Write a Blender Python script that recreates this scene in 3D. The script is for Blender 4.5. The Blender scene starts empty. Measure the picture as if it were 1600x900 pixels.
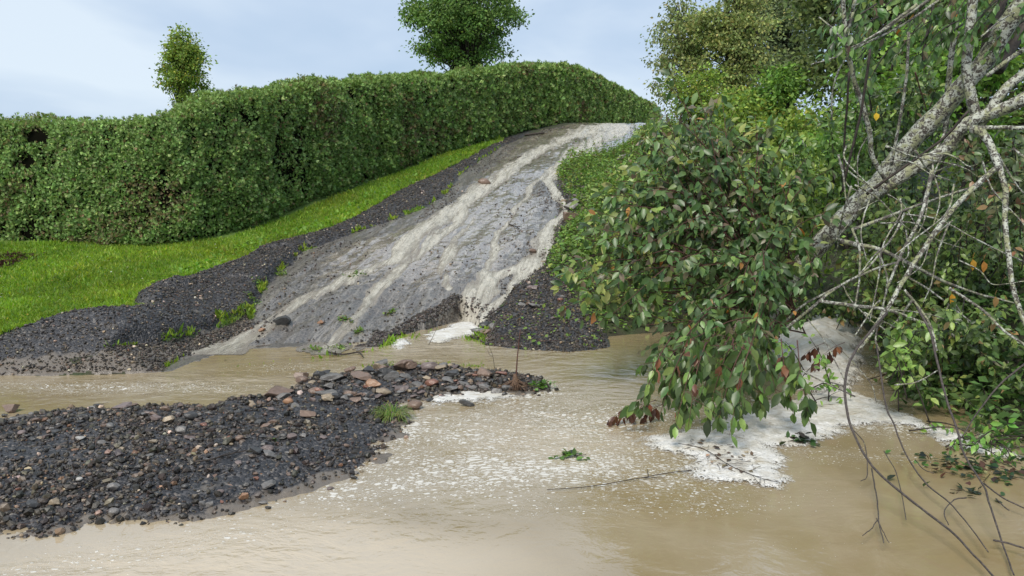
import bpy, math, random
import numpy as np
from mathutils import Vector
RS = np.random.RandomState(7)
random.seed(7)
R = math.radians
sc = bpy.context.scene
COL = sc.collection

# ------------------------------------------------------------------ camera
TH = math.atan(150 / 1208.0)          # pitch: horizon at row 300 of 900
CAMZ = 1.7
FPX = 1208.0
cam_d = bpy.data.cameras.new('camera'); cam = bpy.data.objects.new('camera', cam_d); COL.objects.link(cam)
cam.location = (0, 0, CAMZ); cam.rotation_euler = (R(90) - TH, 0, 0)
cam_d.sensor_width = 36; cam_d.lens = FPX / 1600 * 36; cam_d.clip_start = 0.05; cam_d.clip_end = 3000
sc.camera = cam

# ------------------------------------------------------------------ world and sun
SUN_EL, SUN_AZ = R(52), R(205)       # azimuth measured clockwise from +Y
w = bpy.data.worlds.new('World'); sc.world = w; w.use_nodes = True
nt = w.node_tree; nt.nodes.clear()
def N(nt, typ, **kw):
    n = nt.nodes.new(typ)
    for k, v in kw.items(): setattr(n, k, v)
    return n
sky = N(nt, 'ShaderNodeTexSky'); sky.sky_type = 'NISHITA'; sky.sun_disc = False
sky.sun_elevation = SUN_EL; sky.sun_rotation = SUN_AZ; sky.air_density = 1.0; sky.dust_density = 1.5
tc = N(nt, 'ShaderNodeTexCoord')
mp = N(nt, 'ShaderNodeMapping'); mp.inputs['Scale'].default_value = (1.0, 1.0, 3.2); mp.inputs['Location'].default_value = (0.35, 0.2, 0.0)
nz = N(nt, 'ShaderNodeTexNoise'); nz.inputs['Scale'].default_value = 1.7; nz.inputs['Detail'].default_value = 5; nz.inputs['Roughness'].default_value = 0.5; nz.inputs['Distortion'].default_value = 0.3
cr = N(nt, 'ShaderNodeValToRGB')
cr.color_ramp.elements[0].position = 0.38; cr.color_ramp.elements[0].color = (4.1, 5.5, 7.3, 1)
cr.color_ramp.elements[1].position = 0.62; cr.color_ramp.elements[1].color = (7.1, 8.1, 9.1, 1)
e = cr.color_ramp.elements.new(0.5); e.color = (5.3, 6.5, 8.1, 1)
mx = N(nt, 'ShaderNodeMix', data_type='RGBA'); mx.inputs[0].default_value = 0.86
bg = N(nt, 'ShaderNodeBackground'); bg.inputs[1].default_value = 0.088
wo = N(nt, 'ShaderNodeOutputWorld')
L = nt.links.new
L(tc.outputs['Generated'], mp.inputs[0]); L(mp.outputs[0], nz.inputs[0]); L(nz.outputs[0], cr.inputs[0])
L(sky.outputs[0], mx.inputs[6]); L(cr.outputs[0], mx.inputs[7]); L(mx.outputs[2], bg.inputs[0]); L(bg.outputs[0], wo.inputs[0])
sd = bpy.data.lights.new('sun', 'SUN'); so = bpy.data.objects.new('sun', sd); COL.objects.link(so)
sd.energy = 2.8; sd.angle = R(24); sd.color = (1.0, 0.94, 0.84)
sv = Vector((math.sin(SUN_AZ) * math.cos(SUN_EL), math.cos(SUN_AZ) * math.cos(SUN_EL), math.sin(SUN_EL)))
so.rotation_euler = sv.to_track_quat('Z', 'Y').to_euler()
sc.view_settings.view_transform = 'Standard'; sc.view_settings.look = 'None'
sc.view_settings.exposure = 0.38; sc.view_settings.gamma = 1.0; sc.view_settings.use_curve_mapping = False
sc.render.engine = 'CYCLES'
sc.cycles.max_bounces = 6; sc.cycles.diffuse_bounces = 3; sc.cycles.glossy_bounces = 3; sc.cycles.transmission_bounces = 4
sc.cycles.use_denoising = True

# ------------------------------------------------------------------ numeric helpers
def hsh(ix, iy, seed):
    h = (ix.astype(np.int64) * 374761393 + iy.astype(np.int64) * 668265263 + seed * 1442695041) & 0xFFFFFFFF
    h = ((h ^ (h >> 13)) * 1274126177) & 0xFFFFFFFF
    return ((h ^ (h >> 16)) & 0xFFFFFF) / float(0xFFFFFF)
def vn(x, y, seed=0):
    ix = np.floor(x); iy = np.floor(y); fx = x - ix; fy = y - iy
    ix = ix.astype(np.int64); iy = iy.astype(np.int64)
    fx = fx * fx * (3 - 2 * fx); fy = fy * fy * (3 - 2 * fy)
    a = hsh(ix, iy, seed); b = hsh(ix + 1, iy, seed); c = hsh(ix, iy + 1, seed); d = hsh(ix + 1, iy + 1, seed)
    return (a * (1 - fx) + b * fx) * (1 - fy) + (c * (1 - fx) + d * fx) * fy * 1.0
def fbm(x, y, oct=4, seed=0):
    s = 0; a = 1.0; t = 0
    for o in range(oct):
        s = s + a * (vn(x, y, seed + o) - 0.5) * 2; t += a; a *= 0.5; x = x * 2.03 + 3.1; y = y * 2.03 + 1.7
    return s / t
def sst(a, b, x):
    t = np.clip((x - a) / (b - a), 0, 1); return t * t * (3 - 2 * t)
def smin(a, b, k): h = np.clip(0.5 + 0.5 * (b - a) / k, 0, 1); return b * (1 - h) + a * h - k * h * (1 - h)
def smax(a, b, k): return -smin(-a, -b, k)
def psd(x, y, poly):
    """signed distance to polygon, positive inside"""
    x = np.asarray(x, float); y = np.asarray(y, float)
    P = np.array(poly, float); out = np.full(x.shape, -9.0)
    m = (x > P[:, 0].min() - 2) & (x < P[:, 0].max() + 2) & (y > P[:, 1].min() - 2) & (y < P[:, 1].max() + 2)
    xx = x[m]; yy = y[m]; d2 = np.full(xx.shape, 1e9); ins = np.zeros(xx.shape, bool)
    for i in range(len(P)):
        ax, ay = P[i]; bx, by = P[(i + 1) % len(P)]
        ex, ey = bx - ax, by - ay; l2 = ex * ex + ey * ey + 1e-12
        t = np.clip(((xx - ax) * ex + (yy - ay) * ey) / l2, 0, 1)
        d2 = np.minimum(d2, (xx - ax - t * ex) ** 2 + (yy - ay - t * ey) ** 2)
        c = ((ay > yy) != (by > yy)) & (xx < (bx - ax) * (yy - ay) / (by - ay + 1e-12) + ax)
        ins ^= c
    d = np.sqrt(d2); out[m] = np.where(ins, d, -d)
    return out
def pld(x, y, pts):
    """distance to an open polyline, and local width interpolated from its third column"""
    P = np.array(pts, float); d2 = np.full(x.shape, 1e9); wd = np.full(x.shape, 0.1)
    for i in range(len(P) - 1):
        ax, ay, aw = P[i]; bx, by, bw = P[i + 1]
        ex, ey = bx - ax, by - ay; l2 = ex * ex + ey * ey + 1e-12
        t = np.clip(((x - ax) * ex + (y - ay) * ey) / l2, 0, 1)
        dd = (x - ax - t * ex) ** 2 + (y - ay - t * ey) ** 2
        k = dd < d2; d2 = np.where(k, dd, d2); wd = np.where(k, aw + (bw - aw) * t, wd)
    return np.sqrt(d2), wd
def ray(px, py):
    dx = (px - 800) / FPX; v = (450 - py) / FPX
    return np.array([dx, math.cos(TH) + v * math.sin(TH), -math.sin(TH) + v * math.cos(TH)])
def PZ(px, py, z=0.0):
    d = ray(px, py); t = (z - CAMZ) / d[2]; return np.array([d[0] * t, d[1] * t, z])
def PY(px, py, Y):
    d = ray(px, py); t = Y / d[1]; return np.array([d[0] * t, Y, CAMZ + d[2] * t])

# ------------------------------------------------------------------ the lie of the land
def base(x, y):
    ramp = smin(0.2 * (y - 8.6), np.full_like(y, 4.6) - 0.015 * np.clip(y - 33, 0, 200), 0.5)
    wl = sst(-2.4, -4.4, x)
    lowl = 0.26 + 0.05 * (y - 7.4)
    wr = sst(2.2, 5.5, x)
    lowr = 0.05 + 0.33 * np.clip(x - 2.8, 0, 5)
    low = -0.25 + wl * (lowl + 0.25) + wr * (lowr + 0.25)
    b = smax(ramp, low, 0.12)
    return b
def PB(px, py):
    """pixel to plan on the base surface"""
    d = ray(px, py); t = np.arange(3.0, 70, 0.01)
    z = CAMZ + d[2] * t; hb = np.maximum(base(d[0] * t, d[1] * t), 0.0)
    k = np.argmax(z < hb)
    if z[k] >= hb[k]: k = len(t) - 1
    return (d[0] * t[k], d[1] * t[k])
def zz(pl): return [tuple(PZ(a, b)[:2]) for a, b in pl]
POND = zz([(-260, 596), (0, 588), (150, 586), (250, 582), (330, 574), (400, 564), (470, 556), (540, 550), (590, 543), (615, 528), (655, 517), (700, 506), (722, 500), (748, 506), (752, 520), (735, 530), (770, 541), (830, 549), (890, 556), (940, 554), (955, 541), (948, 526), (985, 522), (1100, 515), (1200, 507), (1290, 500), (1345, 502), (1372, 560), (1400, 640), (1480, 665), (1540, 700), (1620, 725), (1900, 800)]) + [(5.5, 1.0), (6, -8), (-14, -8), (-14, 7.0)]
BAR = zz([(-700, 668), (-300, 655), (0, 650), (80, 640), (150, 636), (250, 632), (340, 630), (395, 622), (440, 612), (470, 598), (520, 586), (580, 575), (660, 570), (740, 572), (800, 577), (850, 590), (868, 602), (855, 616), (820, 622), (760, 620), (700, 624), (660, 632), (655, 655), (640, 690), (610, 722), (560, 750), (500, 775), (440, 795), (370, 808), (290, 822), (210, 826), (150, 826), (110, 838), (60, 850), (0, 858), (-300, 900), (-900, 900)])
DELTA = [PB(*p) for p in [(735, 528), (760, 500), (785, 470), (800, 445), (830, 425), (850, 395), (872, 330), (870, 275), (890, 255), (920, 250), (925, 300), (900, 380), (890, 440), (910, 480), (940, 500), (955, 530), (950, 550), (900, 558), (800, 553)]]
BANK = [PB(*p) for p in [(-600, 548), (-200, 540), (0, 526), (60, 518), (130, 505), (205, 497), (243, 492), (212, 482), (210, 472), (235, 460), (290, 445), (330, 428), (380, 408), (410, 388), (450, 375), (500, 362), (545, 345), (580, 325), (620, 300), (655, 283), (700, 262), (745, 240), (800, 212), (835, 205), (800, 222), (750, 250), (715, 275), (700, 300), (665, 325), (615, 345), (560, 362), (510, 378), (470, 395), (440, 425), (415, 450), (400, 475), (385, 496), (320, 522), (260, 536), (150, 545), (0, 548), (-600, 562)]]
BANKLOW = [PB(*p) for p in [(-600, 562), (0, 547), (150, 545), (260, 536), (320, 522), (385, 496), (400, 510), (350, 535), (290, 555), (255, 575)]] + zz([(250, 583), (150, 587), (0, 590), (-300, 598), (-700, 610)])
ROAD = [PB(*p) for p in [(255, 578), (290, 555), (350, 535), (395, 500), (400, 475), (415, 450), (440, 425), (470, 395), (510, 378), (560, 362), (615, 345), (665, 325), (700, 300), (715, 275), (750, 250), (800, 222), (850, 203), (900, 194.5)]] + [(3.0, 36), (8, 52), (11, 52), (6.5, 36)] + [PB(*p) for p in [(1003, 200), (985, 222), (950, 238), (905, 248), (880, 262), (868, 290), (885, 330), (868, 370), (855, 400), (840, 430), (800, 450), (780, 475), (755, 503), (748, 520)]] + zz([(700, 512), (655, 520), (615, 530), (590, 546), (540, 553), (470, 560), (400, 568), (330, 578), (255, 590)])
def rp(l): return [(*PB(a, b), w) for a, b, w in l]
STREAMS = [  # pixel path on the driveway and half width in metres
    rp([(960, 194, .9), (900, 212, .55), (850, 232, .35), (810, 255, .28), (765, 288, .24), (705, 332, .22), (655, 362, .20), (608, 405, .17), (560, 432, .14), (500, 458, .14), (450, 482, .18), (405, 520, .24), (330, 550, .34), (262, 574, .40)]),
    rp([(770, 285, .12), (735, 312, .13), (708, 352, .13), (660, 385, .11), (620, 420, .12), (590, 452, .12), (560, 490, .15), (530, 520, .22), (505, 547, .32)]),
    rp([(975, 196, .7), (930, 222, .45), (905, 240, .28), (870, 262, .16), (860, 285, .17), (878, 310, .16), (885, 330, .12), (862, 352, .13), (848, 372, .16), (843, 395, .20), (820, 415, .20), (775, 430, .22), (742, 455, .18), (728, 480, .16), (722, 504, .18)]),
    rp([(740, 340, .06), (715, 370, .08), (692, 400, .07), (688, 425, .06), (705, 450, .08)]),
    rp([(850, 400, .12), (800, 452, .08), (770, 470, .08), (740, 495, .10)]),
    rp([(900, 230, .12), (830, 290, .08), (800, 330, .06), (770, 380, .05), (760, 430, .05)]),
]
def stream_at(x, y):
    s = np.zeros(x.shape)
    m = (y > 8) & (y < 40)
    xx = x[m] + 0.16 * fbm(x[m] * 1.6, y[m] * .9, 4, 50); yy = y[m]
    v = np.zeros(xx.shape)
    for i, st in enumerate(STREAMS):
        d, wd = pld(xx, yy, st)
        wd = wd * (1 + 0.9 * fbm(xx * 2.5, yy * .9, 3, 60 + i))
        v = np.maximum(v, np.clip(1.15 - d / (wd * 1.05 + 1e-3), 0, 1) ** .8 * np.clip(wd / 0.12, .45, 1))
    uq = yy + .55 * xx; vq = xx - .13 * (yy - 12) - .001 * (yy - 12) ** 2
    v = v * (1 - .62 * sst(12.5, 9.8, yy) * (xx < -1.0))
    s[m] = np.clip(v * (1 + .9 * fbm(vq * 11, uq * 1.3, 3, 70)) + .25 * fbm(vq * 7, uq * .5, 3, 71) * (v > .02), 0, 1)
    return s
def height(x, y, full=False):
    x = np.asarray(x, float); y = np.asarray(y, float)
    nb = 0.05 * fbm(x * 2.3, y * 2.3, 4, 11)
    b = base(x, y)
    edge = sst(7.6, 9.0, y) * sst(-2.1, -1.7, x) * sst(0.1, -0.3, x)
    dp = psd(x, y, POND) + nb * 1.2 + edge * (.05 * fbm(x * 7, y * 7, 3, 26) + .02 * fbm(x * 22, y * 22, 2, 29))
    dp = np.where(dp < -8, -8, dp)
    # relief away from the water
    b = b + 0.05 * fbm(x * .5, y * .5, 3, 5) * sst(0.2, 1.5, -dp)
    dB = psd(x, y, BANK) + nb * 0.8
    dL = psd(x, y, BANKLOW)
    dR = psd(x, y, ROAD) + nb
    dD = psd(x, y, DELTA) + nb
    far = sst(60, 20, y)
    b = b + (.03 + .10 * sst(14, 11, y)) * sst(-0.02, 0.10, dB + .05 * fbm(x * 6, y * 6, 3, 16)) * far + 0.035 * fbm(x * 3, y * 3, 3, 14) * sst(0, .3, dB)
    b = b + 0.05 * sst(0.0, 0.3, dD) + 0.05 * fbm(x * 2.5, y * 2.5, 3, 15) * sst(0, .3, dD)
    # a second small step within the gravel bank
    st = fbm(x * 1.1, y * 1.1, 2, 31)
    b = b + .055 * sst(15, 12, y) * sst(0, .25, dB) * sst(-.03, .015, st + 0.10 * np.sin(x * 1.4 + y) + .05 * fbm(x * 5, y * 5, 2, 32))
    # rills and slurry on the driveway, running down the slope
    rr = sst(0.0, 0.3, dR)
    u = y + 0.55 * x; v = x - 0.13 * (y - 12) - 0.001 * (y - 12) ** 2
    b = b + rr * (0.055 * fbm(v * 2.2, u * .45, 3, 21) + 0.022 * fbm(v * 8, u * 1.5, 4, 22) + 0.012 * fbm(x * 13, y * 9, 3, 23)) * sst(80, 25, y)
    S = stream_at(x, y)
    b = b - 0.02 * S * rr
    # shore
    b = b - .09 * edge * sst(11.2, 9.6, y) * (b > .08)
    out = np.clip(-dp, 0, 10)
    cliff = sst(7.6, 9.2, y) * sst(-1.9, -1.5, x) * sst(0.1, -0.3, x)
    lim = out * (0.55 + 4.5 * cliff * (1 + .6 * fbm(x * 6, y * 6, 3, 27))) + 0.004 + .02 * cliff * np.clip(out * 8, 0, 1) * fbm(x * 14, y * 14, 3, 28)
    h = np.where(dp < 0, smin(b, lim, 0.03), -0.02 - 0.30 * np.clip(dp, 0, 1.2))
    h = np.where((dp < 0) & (h < 0.003) & (b > -0.05), 0.003, h)
    # gravel bar
    db = psd(x, y, BAR) + 2.4 * nb + .06 * fbm(x * 7, y * 7, 3, 35)
    bar = -0.015 + 0.20 * np.clip(db, -1, 0.22) + 0.05 * np.clip(db - .15, 0, .45) + (0.045 * fbm(x * 3.2, y * 3.2, 4, 33) + 0.020 * fbm(x * 15, y * 15, 3, 34)) * sst(-.02, .15, db)
    h = np.where(db > -0.15, np.maximum(h, bar), h)
    if full: return h, dict(dp=dp, dB=dB, dL=dL, dR=dR, dD=dD, db=db, S=S)
    return h
def hz(x, y): return float(height(np.array([x]), np.array([y]))[0])
def PG(px, py):
    """pixel to the true ground (or water) surface"""
    d = ray(px, py); t = np.arange(2.5, 70, 0.02)
    z = CAMZ + d[2] * t; hb = np.maximum(height(d[0] * t, d[1] * t), 0.0)
    k = int(np.argmax(z < hb)); return np.array([d[0] * t[k], d[1] * t[k], hb[k]])

# ------------------------------------------------------------------ materials
def mat(name):
    m = bpy.data.materials.new(name); m.use_nodes = True
    t = m.node_tree; t.nodes.clear()
    o = t.nodes.new('ShaderNodeOutputMaterial'); p = t.nodes.new('ShaderNodeBsdfPrincipled')
    t.links.new(p.outputs[0], o.inputs[0])
    return m, t, p, o
class G:
    """tiny node-graph helper"""
    def __init__(s, t): s.t = t
    def link(s, a, b): s.t.links.new(a, b)
    def val(s, v, inp):
        if isinstance(v, (int, float)): inp.default_value = v
        elif isinstance(v, tuple): inp.default_value = v if len(v) == len(inp.default_value) else (*v, 1)
        else: s.link(v, inp)
    def math(s, op, a, b=0.0, clamp=False):
        n = s.t.nodes.new('ShaderNodeMath'); n.operation = op; n.use_clamp = clamp
        s.val(a, n.inputs[0]); s.val(b, n.inputs[1]); return n.outputs[0]
    def attr(s, name, fac=True):
        n = s.t.nodes.new('ShaderNodeAttribute'); n.attribute_name = name; return n.outputs['Fac' if fac else 'Color']
    def pos(s): return s.t.nodes.new('ShaderNodeNewGeometry').outputs['Position']
    def vec(s, name): n = s.t.nodes.new('ShaderNodeAttribute'); n.attribute_name = name; return n.outputs['Vector']
    def map(s, v, sc, loc=(0, 0, 0), rot=(0, 0, 0)):
        n = s.t.nodes.new('ShaderNodeMapping'); s.link(v, n.inputs[0]); n.inputs['Scale'].default_value = sc; n.inputs['Location'].default_value = loc; n.inputs['Rotation'].default_value = rot; return n.outputs[0]
    def noise(s, v, scale, det=4, rough=.55, dist=0.0, col=False):
        n = s.t.nodes.new('ShaderNodeTexNoise'); s.link(v, n.inputs['Vector']); n.inputs['Scale'].default_value = scale; n.inputs['Detail'].default_value = det; n.inputs['Roughness'].default_value = rough; n.inputs['Distortion'].default_value = dist
        return n.outputs[1 if col else 0]
    def vor(s, v, scale, feature='F1', out='Distance', rand=1.0):
        n = s.t.nodes.new('ShaderNodeTexVoronoi'); n.feature = feature; s.link(v, n.inputs['Vector']); n.inputs['Scale'].default_value = scale; n.inputs['Randomness'].default_value = rand; return n.outputs[out]
    def ramp(s, f, stops):
        n = s.t.nodes.new('ShaderNodeValToRGB'); s.link(f, n.inputs[0]); e = n.color_ramp.elements
        while len(e) < len(stops): e.new(0.5)
        for i, (p, c) in enumerate(stops): e[i].position = p; e[i].color = (*c, 1) if len(c) == 3 else c
        return n.outputs[0]
    def smooth(s, f, a, b):
        n = s.t.nodes.new('ShaderNodeMapRange'); n.interpolation_type = 'SMOOTHSTEP'; s.link(f, n.inputs[0]); n.inputs[1].default_value = a; n.inputs[2].default_value = b; return n.outputs[0]
    def mix(s, f, a, b):
        n = s.t.nodes.new('ShaderNodeMix'); n.data_type = 'RGBA'; s.val(f, n.inputs[0])
        for v, i in ((a, 6), (b, 7)):
            if isinstance(v, tuple): n.inputs[i].default_value = (*v, 1)
            else: s.link(v, n.inputs[i])
        return n.outputs[2]
    def fmix(s, f, a, b):
        n = s.t.nodes.new('ShaderNodeMix'); n.data_type = 'FLOAT'; s.val(f, n.inputs[0]); s.val(a, n.inputs[2]); s.val(b, n.inputs[3]); return n.outputs[0]
    def vadd(s, a, b, k=1.0):
        n = s.t.nodes.new('ShaderNodeVectorMath'); n.operation = 'MULTIPLY_ADD'; s.link(b, n.inputs[0]); n.inputs[1].default_value = (k, k, k); s.link(a, n.inputs[2]); return n.outputs[0]
    def bump(s, h, strength, dist, prev=None):
        n = s.t.nodes.new('ShaderNodeBump'); s.val(strength, n.inputs['Strength']); n.inputs['Distance'].default_value = dist; s.link(h, n.inputs['Height'])
        if prev is not None: s.link(prev, n.inputs['Normal'])
        return n.outputs[0]
def leaf_mat(name, rough=0.42, trans=0.3, spec=0.5):
    m, t, p, o = mat(name); g = G(t)
    c = g.attr('col', False)
    n = g.noise(g.pos(), 35, 2)
    c2 = g.mix(g.smooth(n, .3, .7), g.mix(0.25, c, (0.01, 0.02, 0.01)), c)
    g.link(c2, p.inputs['Base Color']); p.inputs['Roughness'].default_value = rough; p.inputs['Specular IOR Level'].default_value = spec
    tr = t.nodes.new('ShaderNodeBsdfTranslucent')
    hv = t.nodes.new('ShaderNodeHueSaturation'); hv.inputs['Hue'].default_value = .485; hv.inputs['Value'].default_value = 1.7; hv.inputs['Saturation'].default_value = 1.1; g.link(c, hv.inputs['Color']); g.link(hv.outputs[0], tr.inputs[0])
    ms = t.nodes.new('ShaderNodeMixShader'); ms.inputs[0].default_value = trans
    g.link(p.outputs[0], ms.inputs[1]); g.link(tr.outputs[0], ms.inputs[2]); g.link(ms.outputs[0], o.inputs[0])
    return m
M = {}
M['leaf'] = leaf_mat('leaf_glossy', .36, .28, .5)
M['leaf_far'] = leaf_mat('leaf_matt', .6, .3, .25)
M['hedge'] = leaf_mat('thuja_scale_leaf', .5, .2, .35)
M['grass'] = leaf_mat('grass_blade', .5, .4, .3)
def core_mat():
    m, t, p, o = mat('shaded_wood'); p.inputs['Base Color'].default_value = (.006, .006, .004, 1); p.inputs['Roughness'].default_value = 1; p.inputs['Specular IOR Level'].default_value = 0; return m  # near-black base colour paints the deep shade inside the hedge
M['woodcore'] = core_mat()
def bark(name, dark, mid, lichen, amount, scale=9):
    m, t, p, o = mat(name); g = G(t); v = g.pos()
    n1 = g.noise(v, scale * 4, 5, .65); n2 = g.noise(v, scale * 1.6, 3, .6, .6); v1 = g.noise(v, scale * 5, 3, .7)
    c = g.mix(g.smooth(n1, .35, .65), dark, mid)
    f = g.smooth(g.math('ADD', g.math('MULTIPLY', n2, .55), g.math('MULTIPLY', v1, .45)), 1 - amount - .03, 1 - amount + .035)
    lc = g.mix(g.smooth(g.noise(v, scale * .8, 2), .45, .6), lichen, (lichen[0] * .62, lichen[1] * .62, lichen[2] * .42))
    g.link(g.mix(f, c, lc), p.inputs['Base Color']); p.inputs['Roughness'].default_value = .75
    g.link(g.bump(g.math('ADD', n1, g.math('MULTIPLY', f, .6)), .6, .01), p.inputs['Normal'])
    return m
M['lichen'] = bark('lichened_bark', (.035, .028, .022), (.11, .095, .075), (.46, .47, .40), .51, 16)
M['twig'] = bark('bare_twig', (.06, .05, .045), (.16, .14, .12), (.45, .46, .40), .5, 14)
M['darkbark'] = bark('dark_bark', (.02, .015, .012), (.06, .045, .035), (.15, .15, .11), .36)
M['darktwig'] = bark('wet_dark_twig', (.035, .028, .026), (.09, .072, .062), (.30, .30, .26), .36, 14)
M['redstem'] = bark('red_brown_stem', (.05, .02, .018), (.11, .045, .03), (.15, .12, .1), .3, 16)
def stone_mat():
    m, t, p, o = mat('wet_stone'); g = G(t); v = g.pos()
    c = g.attr('col', False); n = g.noise(v, 40, 5, .65)
    hv = t.nodes.new('ShaderNodeHueSaturation'); g.link(c, hv.inputs['Color']); g.val(g.math('MULTIPLY_ADD', n, 1.1), hv.inputs['Value'])
    mm = g.math('ADD', g.math('MULTIPLY', n, 1.2), .4); g.link(mm, hv.inputs['Value'])
    g.link(hv.outputs[0], p.inputs['Base Color']); p.inputs['Roughness'].default_value = .33
    g.link(g.bump(g.noise(v, 90, 4, .7), .5, .006), p.inputs['Normal'])
    return m
M['stone'] = stone_mat()
def gravel_mat():
    m, t, p, o = mat('black_gravel'); g = G(t); v = g.pos()
    d = g.vor(v, 55); cc = g.vor(v, 55, out='Color'); n = g.noise(v, 5, 4); n3 = g.noise(v, 160, 2)
    sep = t.nodes.new('ShaderNodeSeparateColor'); g.link(cc, sep.inputs[0])
    c = g.ramp(sep.outputs[0], [(0, (.012, .012, .014)), (.7, (.035, .034, .037)), (.92, (.085, .08, .08)), (1, (.16, .14, .12))])
    silt = g.smooth(g.math('ADD', g.attr('silt'), g.math('MULTIPLY', g.math('SUBTRACT', n, .5), 1.6)), .30, .6)
    c = g.mix(silt, c, g.mix(g.noise(v, 30), (.19, .155, .12), (.10, .088, .075)))
    g.link(c, p.inputs['Base Color']); g.link(g.fmix(silt, .5, .22), p.inputs['Roughness'])
    h = g.math('ADD', g.math('MULTIPLY', d, g.fmix(silt, -1.0, -.2)), g.math('MULTIPLY', n3, .3))
    g.link(g.bump(h, .9, .012), p.inputs['Normal'])
    return m
M['gravel'] = gravel_mat()
def chip_mat():
    m, t, p, o = mat('gravel_chips'); g = G(t)
    c = g.attr('col', False); g.link(c, p.inputs['Base Color']); p.inputs['Roughness'].default_value = .42
    g.link(g.bump(g.noise(g.pos(), 220, 3), .5, .003), p.inputs['Normal']); return m
M['chip'] = chip_mat()
def lawn_mat():
    m, t, p, o = mat('lawn_turf'); g = G(t); v = g.pos()
    c = g.ramp(g.noise(v, 1.3, 4), [(.35, (.12, .21, .03)), (.65, (.19, .28, .04))])
    c = g.mix(g.smooth(g.noise(v, 28, 3), .4, .65), g.mix(.35, c, (.02, .06, .01)), c)
    g.link(c, p.inputs['Base Color']); p.inputs['Roughness'].default_value = .7
    g.link(g.bump(g.noise(v, 60, 4, .7), 1, .03), p.inputs['Normal']); return m
M['lawn'] = lawn_mat()
def ground_mat():
    m, t, p, o = mat('dark_earth'); g = G(t); v = g.pos()
    c = g.ramp(g.noise(v, 3, 6, .6), [(.3, (.03, .025, .018)), (.5, (.05, .05, .025)), (.7, (.05, .085, .025))])
    g.link(c, p.inputs['Base Color']); p.inputs['Roughness'].default_value = .8
    g.link(g.bump(g.noise(v, 40, 5, .7), 1, .03), p.inputs['Normal']); return m
M['ground'] = ground_mat()
def road_mat():
    m, t, p, o = mat('wet_driveway'); g = G(t); v = g.pos(); fl = g.vec('flow')
    a = g.noise(g.map(fl, (6, .8, 1)), 1.0, 7, .68, .8)       # long streaks down the slope
    b = g.noise(v, 45, 4, .7); blot = g.noise(v, 1.6, 4, .55)
    c = g.ramp(a, [(.26, (.13, .108, .09)), (.5, (.25, .208, .168)), (.74, (.40, .34, .27))])
    peb = g.vor(v, 48, out='Color'); sp = t.nodes.new('ShaderNodeSeparateColor'); g.link(peb, sp.inputs[0])
    pf = g.math('MULTIPLY', g.smooth(sp.outputs[0], .80, .92), g.smooth(b, .42, .6))
    c = g.mix(g.math('MULTIPLY', pf, .75), c, (.035, .033, .035))
    dark = g.smooth(g.math('ADD', g.attr('dark'), g.math('MULTIPLY', g.math('SUBTRACT', g.noise(v, 6, 5, .6), .5), 1.3)), .38, .62)
    c = g.mix(dark, c, g.mix(g.smooth(b, .38, .62), (.045, .04, .036), (.18, .158, .135)))
    s = g.attr('stream')
    ss = g.smooth(g.math('ADD', s, g.math('MULTIPLY', g.math('SUBTRACT', a, .5), .9)), .08, .5)
    fil = g.math('ABSOLUTE', g.math('SUBTRACT', g.noise(g.map(fl, (2.6, .30, 1)), 1.0, 5, .62, 1.0), .5)); fil = g.math('SUBTRACT', 1.0, g.smooth(fil, .0, .022))
    fl2 = g.math('ABSOLUTE', g.math('SUBTRACT', g.noise(g.map(fl, (4.6, .55, 1), (5, 3, 2)), 1.0, 5, .62, 1.0), .5)); fl2 = g.math('SUBTRACT', 1.0, g.smooth(fl2, .0, .016))
    c = g.mix(g.math('MULTIPLY', g.math('MAXIMUM', fil, fl2), g.math('SUBTRACT', .62, g.math('MULTIPLY', dark, .35))), c, (.46, .42, .36))
    c = g.mix(g.math('MULTIPLY', ss, .7), c, (.36, .325, .27))
    g.link(c, p.inputs['Base Color'])
    g.link(g.fmix(dark, g.fmix(g.smooth(blot, .35, .65), .06, .18), .34), p.inputs['Roughness'])
    rip = g.noise(g.map(fl, (14, 6, 1)), 1.0, 4, .6, 1.0)
    bb = g.bump(rip, .4, .02); bb = g.bump(g.math('ADD', b, g.math('MULTIPLY', pf, 1.0)), .5, .012, bb)
    g.link(bb, p.inputs['Normal']); p.inputs['Specular IOR Level'].default_value = .6
    g.link(g.fmix(dark, .85, .3), p.inputs['Coat Weight']); p.inputs['Coat Roughness'].default_value = .09; g.link(g.bump(rip, .18, .02), p.inputs['Coat Normal'])
    return m
M['road'] = road_mat()
def stream_mat():
    m, t, p, o = mat('muddy_runoff'); g = G(t); fl = g.vec('flow')
    a = g.noise(g.map(fl, (12, 1.6, 1)), 1.0, 7, .68, 1.2); b = g.noise(g.map(fl, (38, 9, 1)), 1.0, 4, .65, 1.0)
    st = g.attr('stream')
    f = g.smooth(g.math('ADD', g.math('ADD', g.math('MULTIPLY', a, .55), g.math('MULTIPLY', b, .35)), g.math('MULTIPLY', st, .14)), .42, .68)
    c = g.mix(f, (.31, .28, .225), (.58, .545, .46))
    c = g.mix(g.smooth(g.math('ADD', st, g.math('MULTIPLY', g.math('SUBTRACT', a, .5), 1.0)), .1, .55), (.27, .235, .195), c)
    g.link(c, p.inputs['Base Color']); g.link(g.fmix(f, .12, .4), p.inputs['Roughness'])
    bb = g.bump(a, .9, .05); bb = g.bump(b, .7, .015, bb); g.link(bb, p.inputs['Normal'])
    return m
M['stream'] = stream_mat()
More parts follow.
